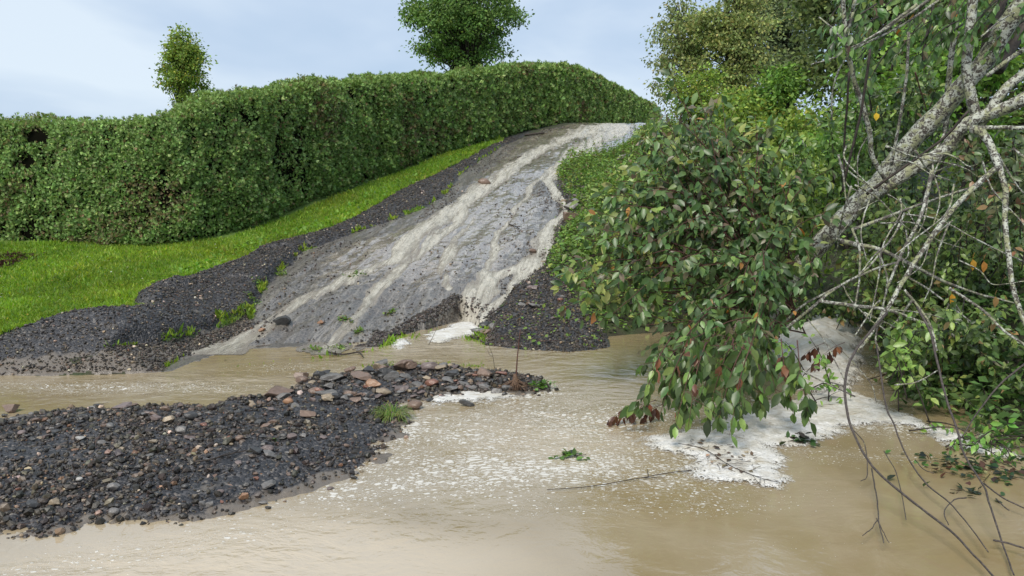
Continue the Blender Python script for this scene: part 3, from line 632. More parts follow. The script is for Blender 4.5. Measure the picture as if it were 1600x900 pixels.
ROCKS = [
    (738, 578, 0, '', '', '')][:0] + [
    (628, 580, 34, 'brown', 'block', 'brown wedge-shaped rock topmost at the middle of the ridge'),
    (672, 580, 30, 'purple', 'round', 'rounded purplish boulder just right of the ridge-top wedge rock'),
    (675, 603, 22, 'red', 'round', 'round red-brown cobble standing alone on the ridge'),
    (595, 570, 27, 'grey', 'slab', 'grey stone poking out of the pool above the ridge'),
    (470, 592, 24, 'brown', 'block', 'upright pointed brown rock standing in the muddy channel'),
    (521, 594, 40, 'grey', 'slab', 'broad grey flat rock sitting in shallow water left of the ridge'),
    (508, 585, 22, 'dark', 'slab', 'dark flat stone behind the broad grey rock in the shallows'),
    (438, 617, 46, 'brown', 'slab', 'long brown slab edged with water at the channel side'),
    (440, 624, 30, 'grey', 'slab', 'thin grey slab resting in front of the long brown slab'),
    (568, 595, 36, 'brown', 'slab', 'tilted brown slab with dark shadowed underside on the ridge'),
    (602, 588, 34, 'dark', 'block', 'dark slate block wedged in the middle of the ridge'),
    (612, 594, 28, 'grey', 'block', 'grey angular block leaning on the dark slate block'),
    (586, 605, 26, 'rust', 'block', 'rusty tan stone below the tilted brown slab'),
    (597, 615, 28, 'tan', 'slab', 'flat tan slab at the front foot of the ridge'),
    (625, 611, 30, 'purple', 'slab', 'flat purplish slab at the front of the ridge right of the tan slab'),
    (574, 582, 20, 'dark', 'block', 'small dark block at the left shoulder of the ridge'),
    (514, 620, 30, 'grey', 'slab', 'wide grey flagstone lying flat near the bar top'),
    (450, 630, 18, 'rust', 'round', 'small brick-red lump among slabs near the channel'),
    (500, 612, 17, 'red', 'block', 'reddish cube-shaped stone beside the wide grey flagstone'),
    (480, 652, 28, 'brown', 'slab', 'oval brown flat stone lying loose on black gravel'),
    (648, 638, 26, 'brown', 'round', 'rounded brown rock beside the uprooted grass tuft'),
    (728, 634, 26, 'dark', 'slab', 'dark triangular stone at the edge of white foam'),
    (757, 588, 26, 'brown', 'block', 'brown angular rock near the muddy root stump'),
    (708, 590, 26, 'dark', 'block', 'dark square rock on the right half of the ridge'),
    (692, 577, 20, 'tan', 'slab', 'small tan stone between ridge boulders'),
    (418, 706, 22, 'purple', 'round', 'pinkish round stone sitting on a flat slab mid bar'),
    (422, 714, 26, 'grey', 'slab', 'flat grey slab under the pinkish round stone mid bar'),
    (402, 708, 22, 'dark', 'slab', 'dark flat stone left of the pinkish round stone'),
    (383, 780, 18, 'rust', 'block', 'broken rusty stone near the front water edge'),
    (88, 790, 20, 'tan', 'block', 'tan brown chunk of stone at the lower left of the bar'),
    (56, 792, 24, 'dark', 'slab', 'dark chunky stone left of the tan chunk'),
    (124, 751, 12, 'pale', 'round', 'small white pebble on dark gravel at lower left'),
    (178, 767, 22, 'grey', 'round', 'smooth grey cobble right of the tan chunk'),
    (178, 805, 20, 'grey', 'round', 'grey stone close to the front edge of the bar'),
    (422, 765, 24, 'grey', 'slab', 'rounded grey flagstone near the front of the bar'),
    (20, 643, 26, 'brown', 'block', 'brown angular boulder on far left channel edge'),
    (55, 660, 24, 'brown', 'slab', 'low brown stone at the far left of the bar'),
    (125, 690, 20, 'pale', 'slab', 'pale blue-grey pointed shard standing tilted in gravel'),
    (262, 662, 22, 'tan', 'block', 'tan reddish block near the back of the bar'),
    (298, 655, 24, 'dark', 'round', 'dark rounded stone near the back of the bar'),
    (284, 675, 20, 'grey', 'round', 'round grey cobble just in front of the tan reddish block'),
    (192, 640, 30, 'purple', 'slab', 'purplish slab half in water on the channel edge'),
    (210, 637, 24, 'brown', 'slab', 'brown slab beside the purplish slab on the channel edge'),
    (155, 635, 16, 'dark', 'slab', 'small dark stone in the water at the channel edge'),
    (410, 519, 12, 'rust', 'block', 'square orange-brown stone sitting in a driveway rill'),
    (502, 507, 13, 'rust', 'block', 'light brown cube of stone on the lower driveway'),
    (444, 506, 27, 'dark', 'block', 'black clod of asphalt stranded on the lower driveway'),
    (757, 289, 20, 'brown', 'round', 'reddish boulder splitting the stream in the upper driveway'),
    (894, 328, 24, 'grey', 'block', 'big blue-grey rock leaning at the right driveway edge'),
    (893, 346, 30, 'brown', 'block', 'brown rock just below the blue-grey rock at the driveway edge'),
    (895, 357, 22, 'dark', 'slab', 'dark flat rock under the brown rock at the driveway edge'),
    (904, 311, 18, 'purple', 'slab', 'low purplish rock above the blue-grey rock'),
    (973, 249, 28, 'pale', 'slab', 'pale flat rock among weeds at the top of the right bank'),
    (928, 248, 24, 'pale', 'slab', 'long pale stone at the upper corner of the right bank'),
    (948, 273, 16, 'brown', 'round', 'small brown rock amid weeds below the pale flat rock'),
    (806, 527, 1, 'grey', 'slab', '')][:-1] + [
    (746, 519, 22, 'grey', 'slab', 'grey stone in the little pile beside the toe of the stream'),
    (757, 510, 22, 'dark', 'slab', 'dark stone on top of the little pile beside the stream toe'),
    (770, 513, 18, 'grey', 'block', 'grey block at the right end of the stream toe pile'),
    (760, 521, 20, 'brown', 'slab', 'brown stone at the foot of the stream toe pile'),
    (836, 481, 20, 'grey', 'slab', 'blue-grey flat stone lying on the black gravel delta'),
]
for a in ROCKS: rock(*a)
CW = dict(brown='brown', grey='grey', dark='near-black', purple='purplish', tan='tan', red='reddish'); SW = dict(slab='flat', block='angular', round='rounded')
# the smaller stones that nothing tells apart
def many(n, region, poly, smin_, smax_, label, group, name='stone', kinds=('brown', 'grey', 'dark', 'purple', 'tan', 'red'), pw=(3, 4, 4, 2, 1, .6)):
    k = 0; pw = np.array(pw) / sum(pw)
    while k < n:
        px = region[0] + RS.rand() * (region[2] - region[0]); py = region[1] + RS.rand() * (region[3] - region[1])
        p = PG(px, py)
        if poly is not None and psd(np.array([p[0]]), np.array([p[1]]), poly)[0] < .02: continue
        rock(px, py, smin_ + (smax_ - smin_) * RS.rand() ** 2, *(lambda kd, sh: (kd, sh, label % (CW[kd] + ' ' + SW[sh])))(kinds[RS.choice(len(kinds), p=pw[:len(kinds)] / pw[:len(kinds)].sum())], ['slab', 'block', 'slab', 'slab', 'round', 'block', 'slab'][RS.randint(7)]), group, name); k += 1
many(150, (430, 572, 800, 628), BAR, 8, 24, 'small wet %s stone heaped with others along the stony ridge', 'small stones along the ridge of the bar')
many(70, (0, 634, 460, 690), BAR, 9, 20, 'small %s stone strewn along the back edge of the bar', 'small stones along the back edge of the bar')
many(95, (0, 670, 560, 800), BAR, 6, 15, '%s pebble scattered on the open black gravel bar', 'pebbles scattered on the black gravel', 'pebble')
many(22, (775, 395, 880, 500), None, 6, 14, 'small %s stone lining the right edge of the running stream', 'stones lining the stream')
many(16, (880, 255, 1000, 330), None, 6, 14, 'small %s stone half hidden by weeds on the right bank', 'stones half hidden in weeds')

# ------------------------------------------------------------------ grass on the lawn
mb = MB(); xy = scatter(-9.5, -.3, 7.2, 26, 700000); x, y = xy[:, 0], xy[:, 1]
hx = np.interp(y, [12.6, 13.2, 15.3, 17.9, 20.3, 22.6, 24.8], [-7.9, -4.75, -4.0, -3.3, -2.5, -1.75, -.8])
dB = psd(x, y, BANK); dL = psd(x, y, BANKLOW); dR = psd(x, y, ROAD)
wb = .13 * fbm(x * 3.2, y * 3.2, 4, 77); k = (dB + wb < .02) & (dL < 0) & (dR < 0) & ((y < 12.9) | (x > hx - .1)) & (y > 7.4) & (RS.rand(len(x)) < np.clip((10 / y) ** 1.6, 0, 1)) & (x > -.62 * y - 1.6)
x, y = x[k], y[k]; n = len(x); print('grass', n)
col = pal(n, [(.17, .29, .035), (.23, .35, .045), (.12, .23, .03), (.28, .34, .07)], [4, 4, 2, 1], .15)
col *= (.70 + .5 * vn(x * 1.3, y * 1.3, 3) + .25 * vn(x * 6, y * 6, 4))[:, None]; yl = sst(.5, .8, vn(x * .8, y * .8, 9))[:, None]; col = col * (1 + yl * np.array([.22, .06, .1]))
T = UP + .75 * rdir(n) * np.array([1, 1, .2]); edge = sst(.5, .0, -np.maximum(dB[k], dR[k])) * vn(x * 4, y * 4, 13) * 1.6
leaves(mb, BLADE, np.stack([x, y, height(x, y) - .004], -1), T, rdir(n), (.024 + .022 * RS.rand(n) + .03 * (RS.rand(n) < .04)) * (1 + .5 * edge + .7 * vn(x * 2.2, y * 2.2, 12) ** 2 + .04 * (y - 8)), col, 2.4)
# broad-leaved plants along the edge
xx_ = RS.rand(60000) * 9 - 9.3; yy_ = 8 + RS.rand(60000) * 17; dB = psd(xx_, yy_, BANK); dR = psd(xx_, yy_, ROAD)
k = (dB < 0) & (dB > -.5) & (dR < 0) & (yy_ > 10.5) & (xx_ > np.interp(yy_, [12.6, 13.2, 15.3, 17.9, 20.3, 22.6, 24.8], [-7.9, -4.75, -4.0, -3.3, -2.5, -1.75, -.8])); xx_, yy_ = xx_[k], yy_[k]; n = len(xx_)
leaves(mb, LEAF4, np.stack([xx_, yy_, height(xx_, yy_) + .02], -1), rdir(n) * [1, 1, .4] + UP * .3, UP + .4 * rdir(n), .05 + .05 * RS.rand(n), pal(n, [(.17, .33, .05), (.24, .40, .07), (.12, .24, .04)], [3, 3, 1], .15), 1.3)
tag(mb.build('grass', M['grass'], smooth=False), 'short bright green lawn grass between hedge and black gravel', 'grass', kind='stuff')
# daisies, clover heads and fallen petals, too many to count
mb = MB(); xy = scatter(-8, -2, 8, 16, 900); dB = psd(xy[:, 0], xy[:, 1], BANK); k = (dB < -.05) & (xy[:, 1] < 12.6 + np.where(xy[:, 0] > -5.2, 6, 0)) & (psd(xy[:, 0], xy[:, 1], ROAD) < 0) & (xy[:, 0] > np.interp(xy[:, 1], [12.6, 13.2, 15.3, 17.9], [-9, -4.75, -4.0, -3.3])); xy = xy[k][:170]; n = len(xy)
leaves(mb, LEAF4, np.stack([xy[:, 0], xy[:, 1], height(xy[:, 0], xy[:, 1]) + .04], -1), rdir(n) * [1, 1, .2], UP + .2 * rdir(n), .018 + .014 * RS.rand(n), pal(n, [(.6, .62, .5), (.6, .5, .05), (.4, .22, .05)], [3, 2, 1], .1), 2.0)
tag(mb.build('lawn_flowers', M['leaf_far'], smooth=False), 'tiny white and yellow flowers and petals sprinkled over the lawn', 'flowers', kind='stuff')

# ------------------------------------------------------------------ the clipped hedge
HG = [  # px, base row, top row, Y
    (-420, 388, 186, 13.4), (-200, 389, 184, 13.2), (0, 391, 181, 13.0), (120, 393, 178, 12.85), (220, 394, 177, 12.7), (285, 390, 174, 12.8), (345, 374, 150, 13.3), (400, 352, 139, 14.0), (470, 321, 131, 15.4), (560, 286, 123, 17.8), (640, 260, 117, 20.3),
    (700, 241, 113, 22.6), (760, 224, 108, 24.9), (820, 208, 100, 27.4), (860, 200, 98, 29.2), (900, 193, 101, 31.5), (940, 190, 115, 35), (980, 188, 135, 39), (1010, 187, 152, 43), (1034, 187, 167, 47.5)]
B0 = np.array([PY(a, b, d) for a, b, c, d in HG]); T0 = np.array([PY(a, c, d) for a, b, c, d in HG])
B0[:, 2] = [min(b[2], hz(b[0], b[1])) - .02 for b in B0]
nS = 260; BB = spline(B0, nS); TP = spline(T0, nS); tan = unit(np.gradient(BB[:, :2], axis=0)); nrmF = np.stack([tan[:, 1], -tan[:, 0], 0 * tan[:, 0]], -1)   # toward viewer/road
WID = 1.1
root = thing('hedge', 'long clipped cedar hedge, flat-topped, climbing the slope beside the driveway', 'hedge', BB[0])
def hedge_pt(s, t):
    """s along 0..1, t around: 0..1 front face base to top, 1..1.35 across the top, 1.35..2 back"""
    i = s * (nS - 1); i0 = np.clip(i.astype(int), 0, nS - 2); f = (i - i0)[:, None]
    b = BB[i0] * (1 - f) + BB[i0 + 1] * f; tp = TP[i0] * (1 - f) + TP[i0 + 1] * f; nf = unit(nrmF[i0] * (1 - f) + nrmF[i0 + 1] * f)
    hgt = (tp[:, 2] - b[:, 2])[:, None]; zf = np.clip(t, 0, 1)[:, None]
    inset = (.14 * zf ** 2 + .10 * sst(.9, 1.0, zf)) ; und = (-.12 * sst(.12, 0, zf))
    p = b.copy(); p[:, 2:3] = b[:, 2:3] + hgt * (zf - .04 * sst(.93, 1.0, zf))
    # t in 1..2 travels across the top to the back
    k = np.clip(t - 1, 0, 1)[:, None]; p = p - nf * (inset + k * WID - und * 0) + nf * und
    p[:, 2:3] += .05 * np.sin(np.clip(k, 0, 1) * math.pi)
    nn_ = np.where(t[:, None] <= 1, nf * (1 - .5 * sst(.93, 1, zf)) + UP * (.15 + .8 * sst(.93, 1, zf)), UP + 0 * nf)
    return p, unit(nn_), nf
# body: woody core just behind the sprays, coloured near-black for inner shade
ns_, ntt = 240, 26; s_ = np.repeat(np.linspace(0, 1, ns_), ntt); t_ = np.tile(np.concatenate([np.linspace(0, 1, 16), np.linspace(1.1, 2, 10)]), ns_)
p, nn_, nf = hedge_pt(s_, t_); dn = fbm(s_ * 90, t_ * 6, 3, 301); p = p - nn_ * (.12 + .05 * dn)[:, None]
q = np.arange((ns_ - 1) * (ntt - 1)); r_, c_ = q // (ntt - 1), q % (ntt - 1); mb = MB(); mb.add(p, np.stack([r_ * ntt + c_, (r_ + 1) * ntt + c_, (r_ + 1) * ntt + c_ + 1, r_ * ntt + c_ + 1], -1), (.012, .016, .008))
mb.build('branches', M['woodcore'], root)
# sprays
seglen = np.linalg.norm(np.diff(BB, axis=0), axis=1); cum = np.concatenate([[0], np.cumsum(seglen)]); TL = cum[-1]
def hsamp(n, tfun):
    # density falls with distance so far sprays are fewer and larger
    l = RS.rand(n * 2) * TL; i = np.interp(l, cum, np.arange(nS)); Yd = np.interp(i, np.arange(nS), BB[:, 1]); k = RS.rand(len(l)) < np.clip((14 / Yd) ** 1.5, .12, 1); l = l[k][:n]; i = i[k][:n]; Yd = Yd[k][:n]
    return i / (nS - 1), tfun(len(l)), Yd, l
mb = MB()
HC = [(.20, .325, .085), (.11, .20, .045), (.28, .42, .12), (.40, .51, .18), (.17, .145, .06), (.26, .155, .075)]
for layer, n, tf in ((0, 210000, lambda n: RS.rand(n) ** .95), (1, 52000, lambda n: .93 + RS.rand(n) * .9)):
    s_, t_, Yd, l_ = hsamp(n, tf); p, nn_, nf = hedge_pt(s_, t_); n = len(p)
    tt = t_ * 2.3; lump = fbm(l_ * 1.4, tt * 1.6, 3, 311); fine = fbm(l_ * 5, tt * 5, 2, 312); vert = fbm(l_ * 1.3, tt * .25, 2, 313)
    off = .11 * lump + .11 * fine + .10 * vert - .19 * RS.rand(n) ** 1.5
    # two holes where the foliage has died back, upper left
    hole = np.exp(-(((p[:, 0] + 7.95) / .26) ** 2 + ((p[:, 2] - 2.62) / .12) ** 2)) + np.exp(-(((p[:, 0] + 8.12) / .16) ** 2 + ((p[:, 2] - 2.2) / .12) ** 2))
    cleft = fbm(l_ * 1.9, tt * 1.1, 4, 330) + .25 * fbm(l_ * .7, tt * .2, 2, 331); hole = hole * (.25 + 1.1 * vn(p[:, 0] * 14, p[:, 2] * 14, 41)); keep = ((hole < .5) | (RS.rand(n) < .05)) & ((cleft > -.42) | (RS.rand(n) < .30) | (t_ > 1)); off = off - .25 * hole
    p = p + nn_ * off[:, None]
    T = unit(nf * .35 + UP * (-.1 + .9 * RS.rand(n)[:, None]) + .65 * rdir(n)) if layer == 0 else unit(UP * .7 + .8 * rdir(n) + .2 * nf)
    w5 = np.clip(.3 + 1.6 * lump, .2, 1); col = pal(n, HC, [6, 5, 4, 1.2, .9, .25], .22)
    brown = (fbm(l_ * .8, tt * 1.3, 3, 320) > .30) & (RS.rand(n) < .38); col[brown] = pal(int(brown.sum()), [(.20, .17, .07), (.26, .18, .09), (.15, .14, .06)], [2, 1, 2], .2)
    toplit = sst(.86, 1.0, t_) * RS.rand(n); col = col * (1 - .6 * toplit[:, None]) + np.array([.24, .34, .09]) * .6 * toplit[:, None]  # light from above painted in: sprays near the top get a lighter green
    sz = (.040 + .050 * RS.rand(n) ** 1.6) * np.clip(Yd / 14, .9, 2.2)
    leaves(mb, FROND, p[keep], T[keep], (nn_ + .6 * rdir(n))[keep], sz[keep], col[keep], .78)
mb.build('foliage', M['hedge'], root, smooth=False)
# pile of dark bark mulch at the hedge foot, far left
for (cx, cy, ww) in ((20, 404, 60), (5, 416, 20)):
    c = PG(cx, cy); n = 500; a = RS.randn(n, 2) * [.28 * ww / 60, .13]; mb = MB()
    xy = c[None, :2] + a; leaves(mb, LEAF4, np.stack([xy[:, 0], xy[:, 1], height(xy[:, 0], xy[:, 1]) + .05 * np.exp(-(a ** 2).sum(1) * 9)], -1), rdir(n) * [1, 1, .3], UP + .5 * rdir(n), .05, pal(n, [(.06, .03, .02), (.10, .045, .03), (.035, .02, .015)], [2, 1, 2]), 1.0)
    o = mb.build('mulch', M['leaf_far'], smooth=False); tag(o, 'reddish brown bark mulch at the hedge foot, ' + ('wider patch touching the hedge' if ww > 30 else 'smaller patch nearer the lawn'), 'mulch', kind='stuff')

# ------------------------------------------------------------------ trees made of limbs and leaf clumps
def tree(name, label, cat, basep, crown_c, crown_r, nclump, nleaf, lsize, cols, wts, trunk_r=.12, clump_r=.5, lobes=None, tpl=LEAF4, group=None, mleaf='leaf_far', bark_='darkbark', droop=0.0, taper=None, stems=1, jit=.22, fill=.85, hollow=.35):
    basep = np.array(basep, float); cc = np.array(crown_c, float); cr_ = np.array(crown_r, float)
    root = thing(name, label, cat, basep, group)
    u = rdir(nclump) * (hollow + (1 - hollow) * RS.rand(nclump, 1) ** .6); C = cc + u * cr_ * fill
    if taper is not None:
        k = np.clip((C[:, 2] - cc[2]) / cr_[2], -1, 1); wv_ = np.interp(k, *taper); C[:, :2] = cc[:2] + (C[:, :2] - cc[:2]) * wv_[:, None]
    tb = MB(); lb = MB()
    for s in range(stems):
        off = np.array([RS.randn() * .15 * s, RS.randn() * .1 * s, 0]); topp = cc + np.array([RS.randn() * .15 * cr_[0], 0, cr_[2] * .55])
        mid = (basep + topp) / 2 + np.array([RS.randn() * .1, RS.randn() * .1, 0]) * (1 + s); P = spline([basep + off, mid, topp], 14); tube(tb, P, np.linspace(trunk_r, trunk_r * .25, 14), 8, (.1, .1, .1), .15)
        own = np.arange(nclump) % stems == s
        for c in C[own]:
            t0 = np.clip((c[2] - basep[2]) / (topp[2] - basep[2]) * .75 - .05, .12, .92); a = P[int(t0 * 13)]
            m_ = (a + c) / 2 + np.array([0, 0, .12 * np.linalg.norm(c - a)]) * (1 if droop <= 0 else 1.5); tube(tb, spline([a, m_, c], 6), np.linspace(trunk_r * .28, trunk_r * .06, 6), 5)
    per = nleaf // nclump
    for c in C:
        sc_ = clump_r * (.6 + .8 * RS.rand()); g1 = RS.randn(per, 3) * [sc_, sc_, sc_ * .62]; p = c + g1 * .62; p[:, 2] -= droop * np.abs(RS.rand(per)) * sc_ * 2
        T = unit(g1 * .5 + rdir(per) * sc_ * .8 - UP * (.25 + droop) * sc_)
        col = pal(per, cols, wts, jit, 2.2) * [1.1, 1, .9] * (.86 + .28 * RS.rand())
        leaves(lb, tpl, p, T, UP * .8 + rdir(per), lsize * (.7 + .6 * RS.rand(per)), col, 1.15)
    tb.build('trunk', M[bark_], root); lb.build('crown', M[mleaf], root, smooth=False); return root
# small tree far behind the hedge, left
b = PY(288, 300, 30); tree('tree', 'small lone tree with an upright oval crown beyond the hedge', 'tree', (b[0], 30, 2.5), PY(288, 110, 30), (1.05, .95, 1.8), 95, 9500, .105, [(.08, .13, .03), (.11, .16, .035), (.06, .10, .025), (.18, .18, .04)], [4, 3, 3, .8], .08, .22, taper=([-1, -.75, -.1, .35, 1], [.62, .85, 1.0, .78, .3]), hollow=.15)
b = PY(725, 200, 40); tree('tree', 'large round dense green tree rising behind the middle of the hedge', 'tree', (b[0], 40, 3.6), PY(724, 30, 40), (3.15, 2.8, 3.1), 190, 33000, .15, [(.055, .105, .03), (.075, .135, .038), (.04, .078, .025), (.10, .16, .045)], [4, 3, 3, .8],   .24, .40, taper=([-1, -.6, 0, .5, 1], [.62, .93, 1.0, .9, .5]), hollow=.25, fill=.9)
# background trees at the right
WG = [(.12, .155, .07), (.09, .125, .05), (.17, .18, .09), (.06, .085, .04)]
b = PY(1100, 200, 24); W = tree('willow', 'airy sparse willow with drooping thin shoots against the sky', 'tree', (3.9 + 1.9, 24, 4.0), PY(1062, 75, 24), (1.1, 1.3, 2.3), 80, 5600, .095, WG, [3, 3, 1, 2], .06, .26, droop=.5, stems=3, hollow=.1, taper=([-1, -.5, .3, 1], [1.0, 1.0, .85, .7]))
tree('willow', 'yellow-green loose willow right of the airy one, dark forked stems showing', 'tree', (6.6, 23, 4.0), PY(1135, 70, 23), (1.55, 1.1, 2.6), 120, 15500, .10, [(.13, .17, .065), (.10, .14, .055), (.18, .20, .08), (.075, .11, .045)], [4, 3, 2, 1], .08, .30, droop=.3, stems=4, hollow=.15)
tree('tree', 'hazy grey-green dense tree behind the willows', 'tree', (9.6, 27, 4.1), PY(1225, 20, 27), (1.9, 1.5, 3.9), 140, 23000, .12, [(.09, .125, .07), (.07, .10, .055), (.11, .145, .08)], [3, 3, 2], .14, .38, hollow=.2)
tree('tree', 'tall dark leafy tree filling the upper right corner', 'tree', (9.2, 17, 3.2), PY(1390, 0, 17), (2.5, 1.6, 3.6), 150, 24000, .12, [(.06, .09, .033), (.085, .12, .042), (.04, .06, .024)], [4, 3, 3], .16, .40, hollow=.2)
tree('tree', 'dark green tree standing behind the lichened trunks at the right edge', 'tree', (9.5, 13, 2.4), PY(1590, 60, 13), (1.9, 1.2, 3.0), 100, 12000, .10, [(.06, .09, .033), (.08, .11, .038), (.04, .06, .024)], [4, 3, 3], .14, .38, hollow=.15)
# bright shrubs on the bank
BRT = [(.095, .155, .035), (.13, .19, .042), (.07, .125, .03), (.17, .19, .05)]
SH = [('lime green shrub at the top of the bank under the willows', 1090, 150, 21, .9, .8, 2500, .09), ('yellow-green shrub just above the drooping bush', 1165, 178, 17, 1.0, .55, 3400, .09), ('mid green shrub below the hazy tree', 1225, 150, 17, .8, .75, 3200, .09),
      ('bright leafy shrub behind the dead hanging twigs', 1250, 225, 14, .9, .8, 3600, .09), ('dense green shrub left of the lichened trunk, low on the bank', 1330, 270, 12, .8, 1.0, 3600, .085), ('green shrub beneath the upper lichened limb', 1400, 160, 12, .9, 1.1, 4200, .085),
      ('light green shrub spreading in the middle of the right bank', 1180, 300, 13, 1.0, .8, 3400, .085), ('bushy shrub behind the fork of the lichened trunk', 1500, 120, 10.5, .8, 1.1, 4200, .08)]
for i, (lb_, px, py, Y, rx, rz, n, ls) in enumerate(SH):
    c = PY(px, py, Y); g0 = min(hz(c[0], c[1]), c[2] - rz * .8)
    tree('shrub', lb_, 'shrub', (c[0], c[1], g0), c, (rx, rx * .8, rz), 34, n, ls, BRT if i in (0, 1, 3, 6) else [(.07, .14, .03), (.10, .18, .04), (.05, .10, .025)], [3, 2, 3, .8] if i in (0, 1, 3, 6) else [3, 2, 3], .04, .26, stems=3, hollow=.1, tpl=LEAF4 if Y > 12.5 else LEAF8)
# ------------------------------------------------------------------ weeds covering the right bank
mb = MB()
def weed_patch(n, poly, hmin, hmax, cols, wts, sz):
    P = np.array(poly); xy = scatter(P[:, 0].min(), P[:, 0].max(), P[:, 1].min(), P[:, 1].max(), n * 2); d = psd(xy[:, 0], xy[:, 1], poly); dp_ = psd(xy[:, 0], xy[:, 1], POND)
    den = vn(xy[:, 0] * 2.1, xy[:, 1] * 2.1, 18); k = (d > 0) & (dp_ < -.02) & (RS.rand(len(d)) < .25 + den); xy = xy[k][:n]; den = den[k][:n]; dd = d[k][:n]; m = len(xy)
    hh = (hmin + (hmax - hmin) * RS.rand(m)) * (.3 + den) * sst(0, .5, dd + .08)
    leaves(mb, LEAF4, np.stack([xy[:, 0], xy[:, 1], height(xy[:, 0], xy[:, 1]) + hh], -1), rdir(m) * [1, 1, .5] - UP * .1, UP + .6 * rdir(m), sz * (.6 + .8 * RS.rand(m)), pal(m, cols, wts, .22), 1.3)
WC = [(.16, .27, .06), (.22, .35, .08), (.11, .20, .05), (.28, .32, .08), (.22, .16, .09)]
RB = [PB(*p) for p in [(868, 262), (905, 250), (950, 240), (985, 224), (1004, 203), (1040, 188)]] + [(9, 40), (22, 40), (22, 7), (4.8, 6.5)] + [PB(*p) for p in [(1400, 505), (1290, 495), (1100, 510), (985, 520), (945, 515), (905, 480), (880, 440), (850, 430), (870, 370), (905, 330), (880, 300)]]
weed_patch(60000, RB, 0, .55, WC, [4, 3, 3, 1, .6], .08)
RBN = [PB(*p) for p in [(868, 262), (905, 250), (960, 240), (1004, 203), (1100, 200), (1100, 500), (985, 518), (945, 515), (905, 480), (880, 440), (850, 430), (870, 370), (905, 330), (880, 300)]]
weed_patch(60000, RBN, 0, .42, WC, [4, 3, 3, .8, .5], .062)
P_ = np.array(RBN); xy = scatter(P_[:, 0].min(), P_[:, 0].max(), P_[:, 1].min(), P_[:, 1].max(), 3000); d_ = psd(xy[:, 0], xy[:, 1], RBN); dp_ = psd(xy[:, 0], xy[:, 1], POND); xy = xy[(d_ > .12) & (dp_ < -.15)][:420]
for (x_, y_) in xy:
    z_ = hz(x_, y_); hh = (.22 + .42 * RS.rand()) * (.6 + .02 * y_); b_ = np.array([x_, y_, z_ - .02]); e_ = b_ + np.array([RS.randn() * .12, RS.randn() * .12 - .04, hh]); Q = spline([b_, (b_ + e_) / 2 + RS.randn(3) * .03, e_], 6); tube(mb, Q, np.linspace(.004, .002, 6), 4, (.10, .12, .04))
    m = 26; i = RS.rand(m) ** .7 * 4.99; i0 = i.astype(int); p = Q[i0] + (Q[i0 + 1] - Q[i0]) * (i - i0)[:, None]; sz = (.05 + .05 * RS.rand(m)) * (1.15 - .09 * i)
    kcol = WC[RS.choice(5, p=[.35, .3, .2, .1, .05])]; leaves(mb, LEAF4, p + RS.randn(m, 3) * .015, rdir(m) * [1, 1, .3] + UP * .12, UP + .5 * rdir(m), sz, pal(m, [kcol], [1], .2), .95)
weed_patch(30000, [(3.3, 3.6), (2.9, 5.2), (2.8, 6.5), (3.4, 9.8), (12, 11), (12, 3)], 0, .5, [(.09, .17, .045), (.13, .23, .06), (.06, .11, .03)], [3, 2, 2], .075)
weed_patch(1500, DELTA, 0, .12, [(.16, .27, .06), (.22, .33, .08), (.2, .16, .08)], [3, 2, 1], .05)
tag(mb.build('weeds', M['leaf_far'], smooth=False), 'low leafy green weeds covering the bank right of the driveway', 'weeds', kind='stuff')
# sprigs growing or stranded on the driveway
mb = MB()
for (px, py, r) in ((495, 548, .12), (530, 545, .1), (555, 430, .15), (540, 500, .07), (440, 430, .1), (405, 450, .12), (880, 497, .16), (610, 490, .08), (560, 520, .06), (395, 470, .08)):
    c = PG(px, py); n = 45; a = RS.randn(n, 2) * r * .45; x, y = c[0] + a[:, 0], c[1] + a[:, 1]
    leaves(mb, LEAF4, np.stack([x, y, np.maximum(height(x, y), 0) + .03 * RS.rand(n)], -1), rdir(n) * [1, 1, .4] + UP * .3, UP + .7 * rdir(n), .03 + .025 * RS.rand(n), pal(n, [(.12, .22, .03), (.17, .23, .06), (.2, .16, .07)], [3, 1, .6]), 1.2)
tag(mb.build('sprigs', M['leaf'], smooth=False), 'scraps of green weeds washed onto the lower driveway', 'weeds', kind='stuff')
#@@MARK2

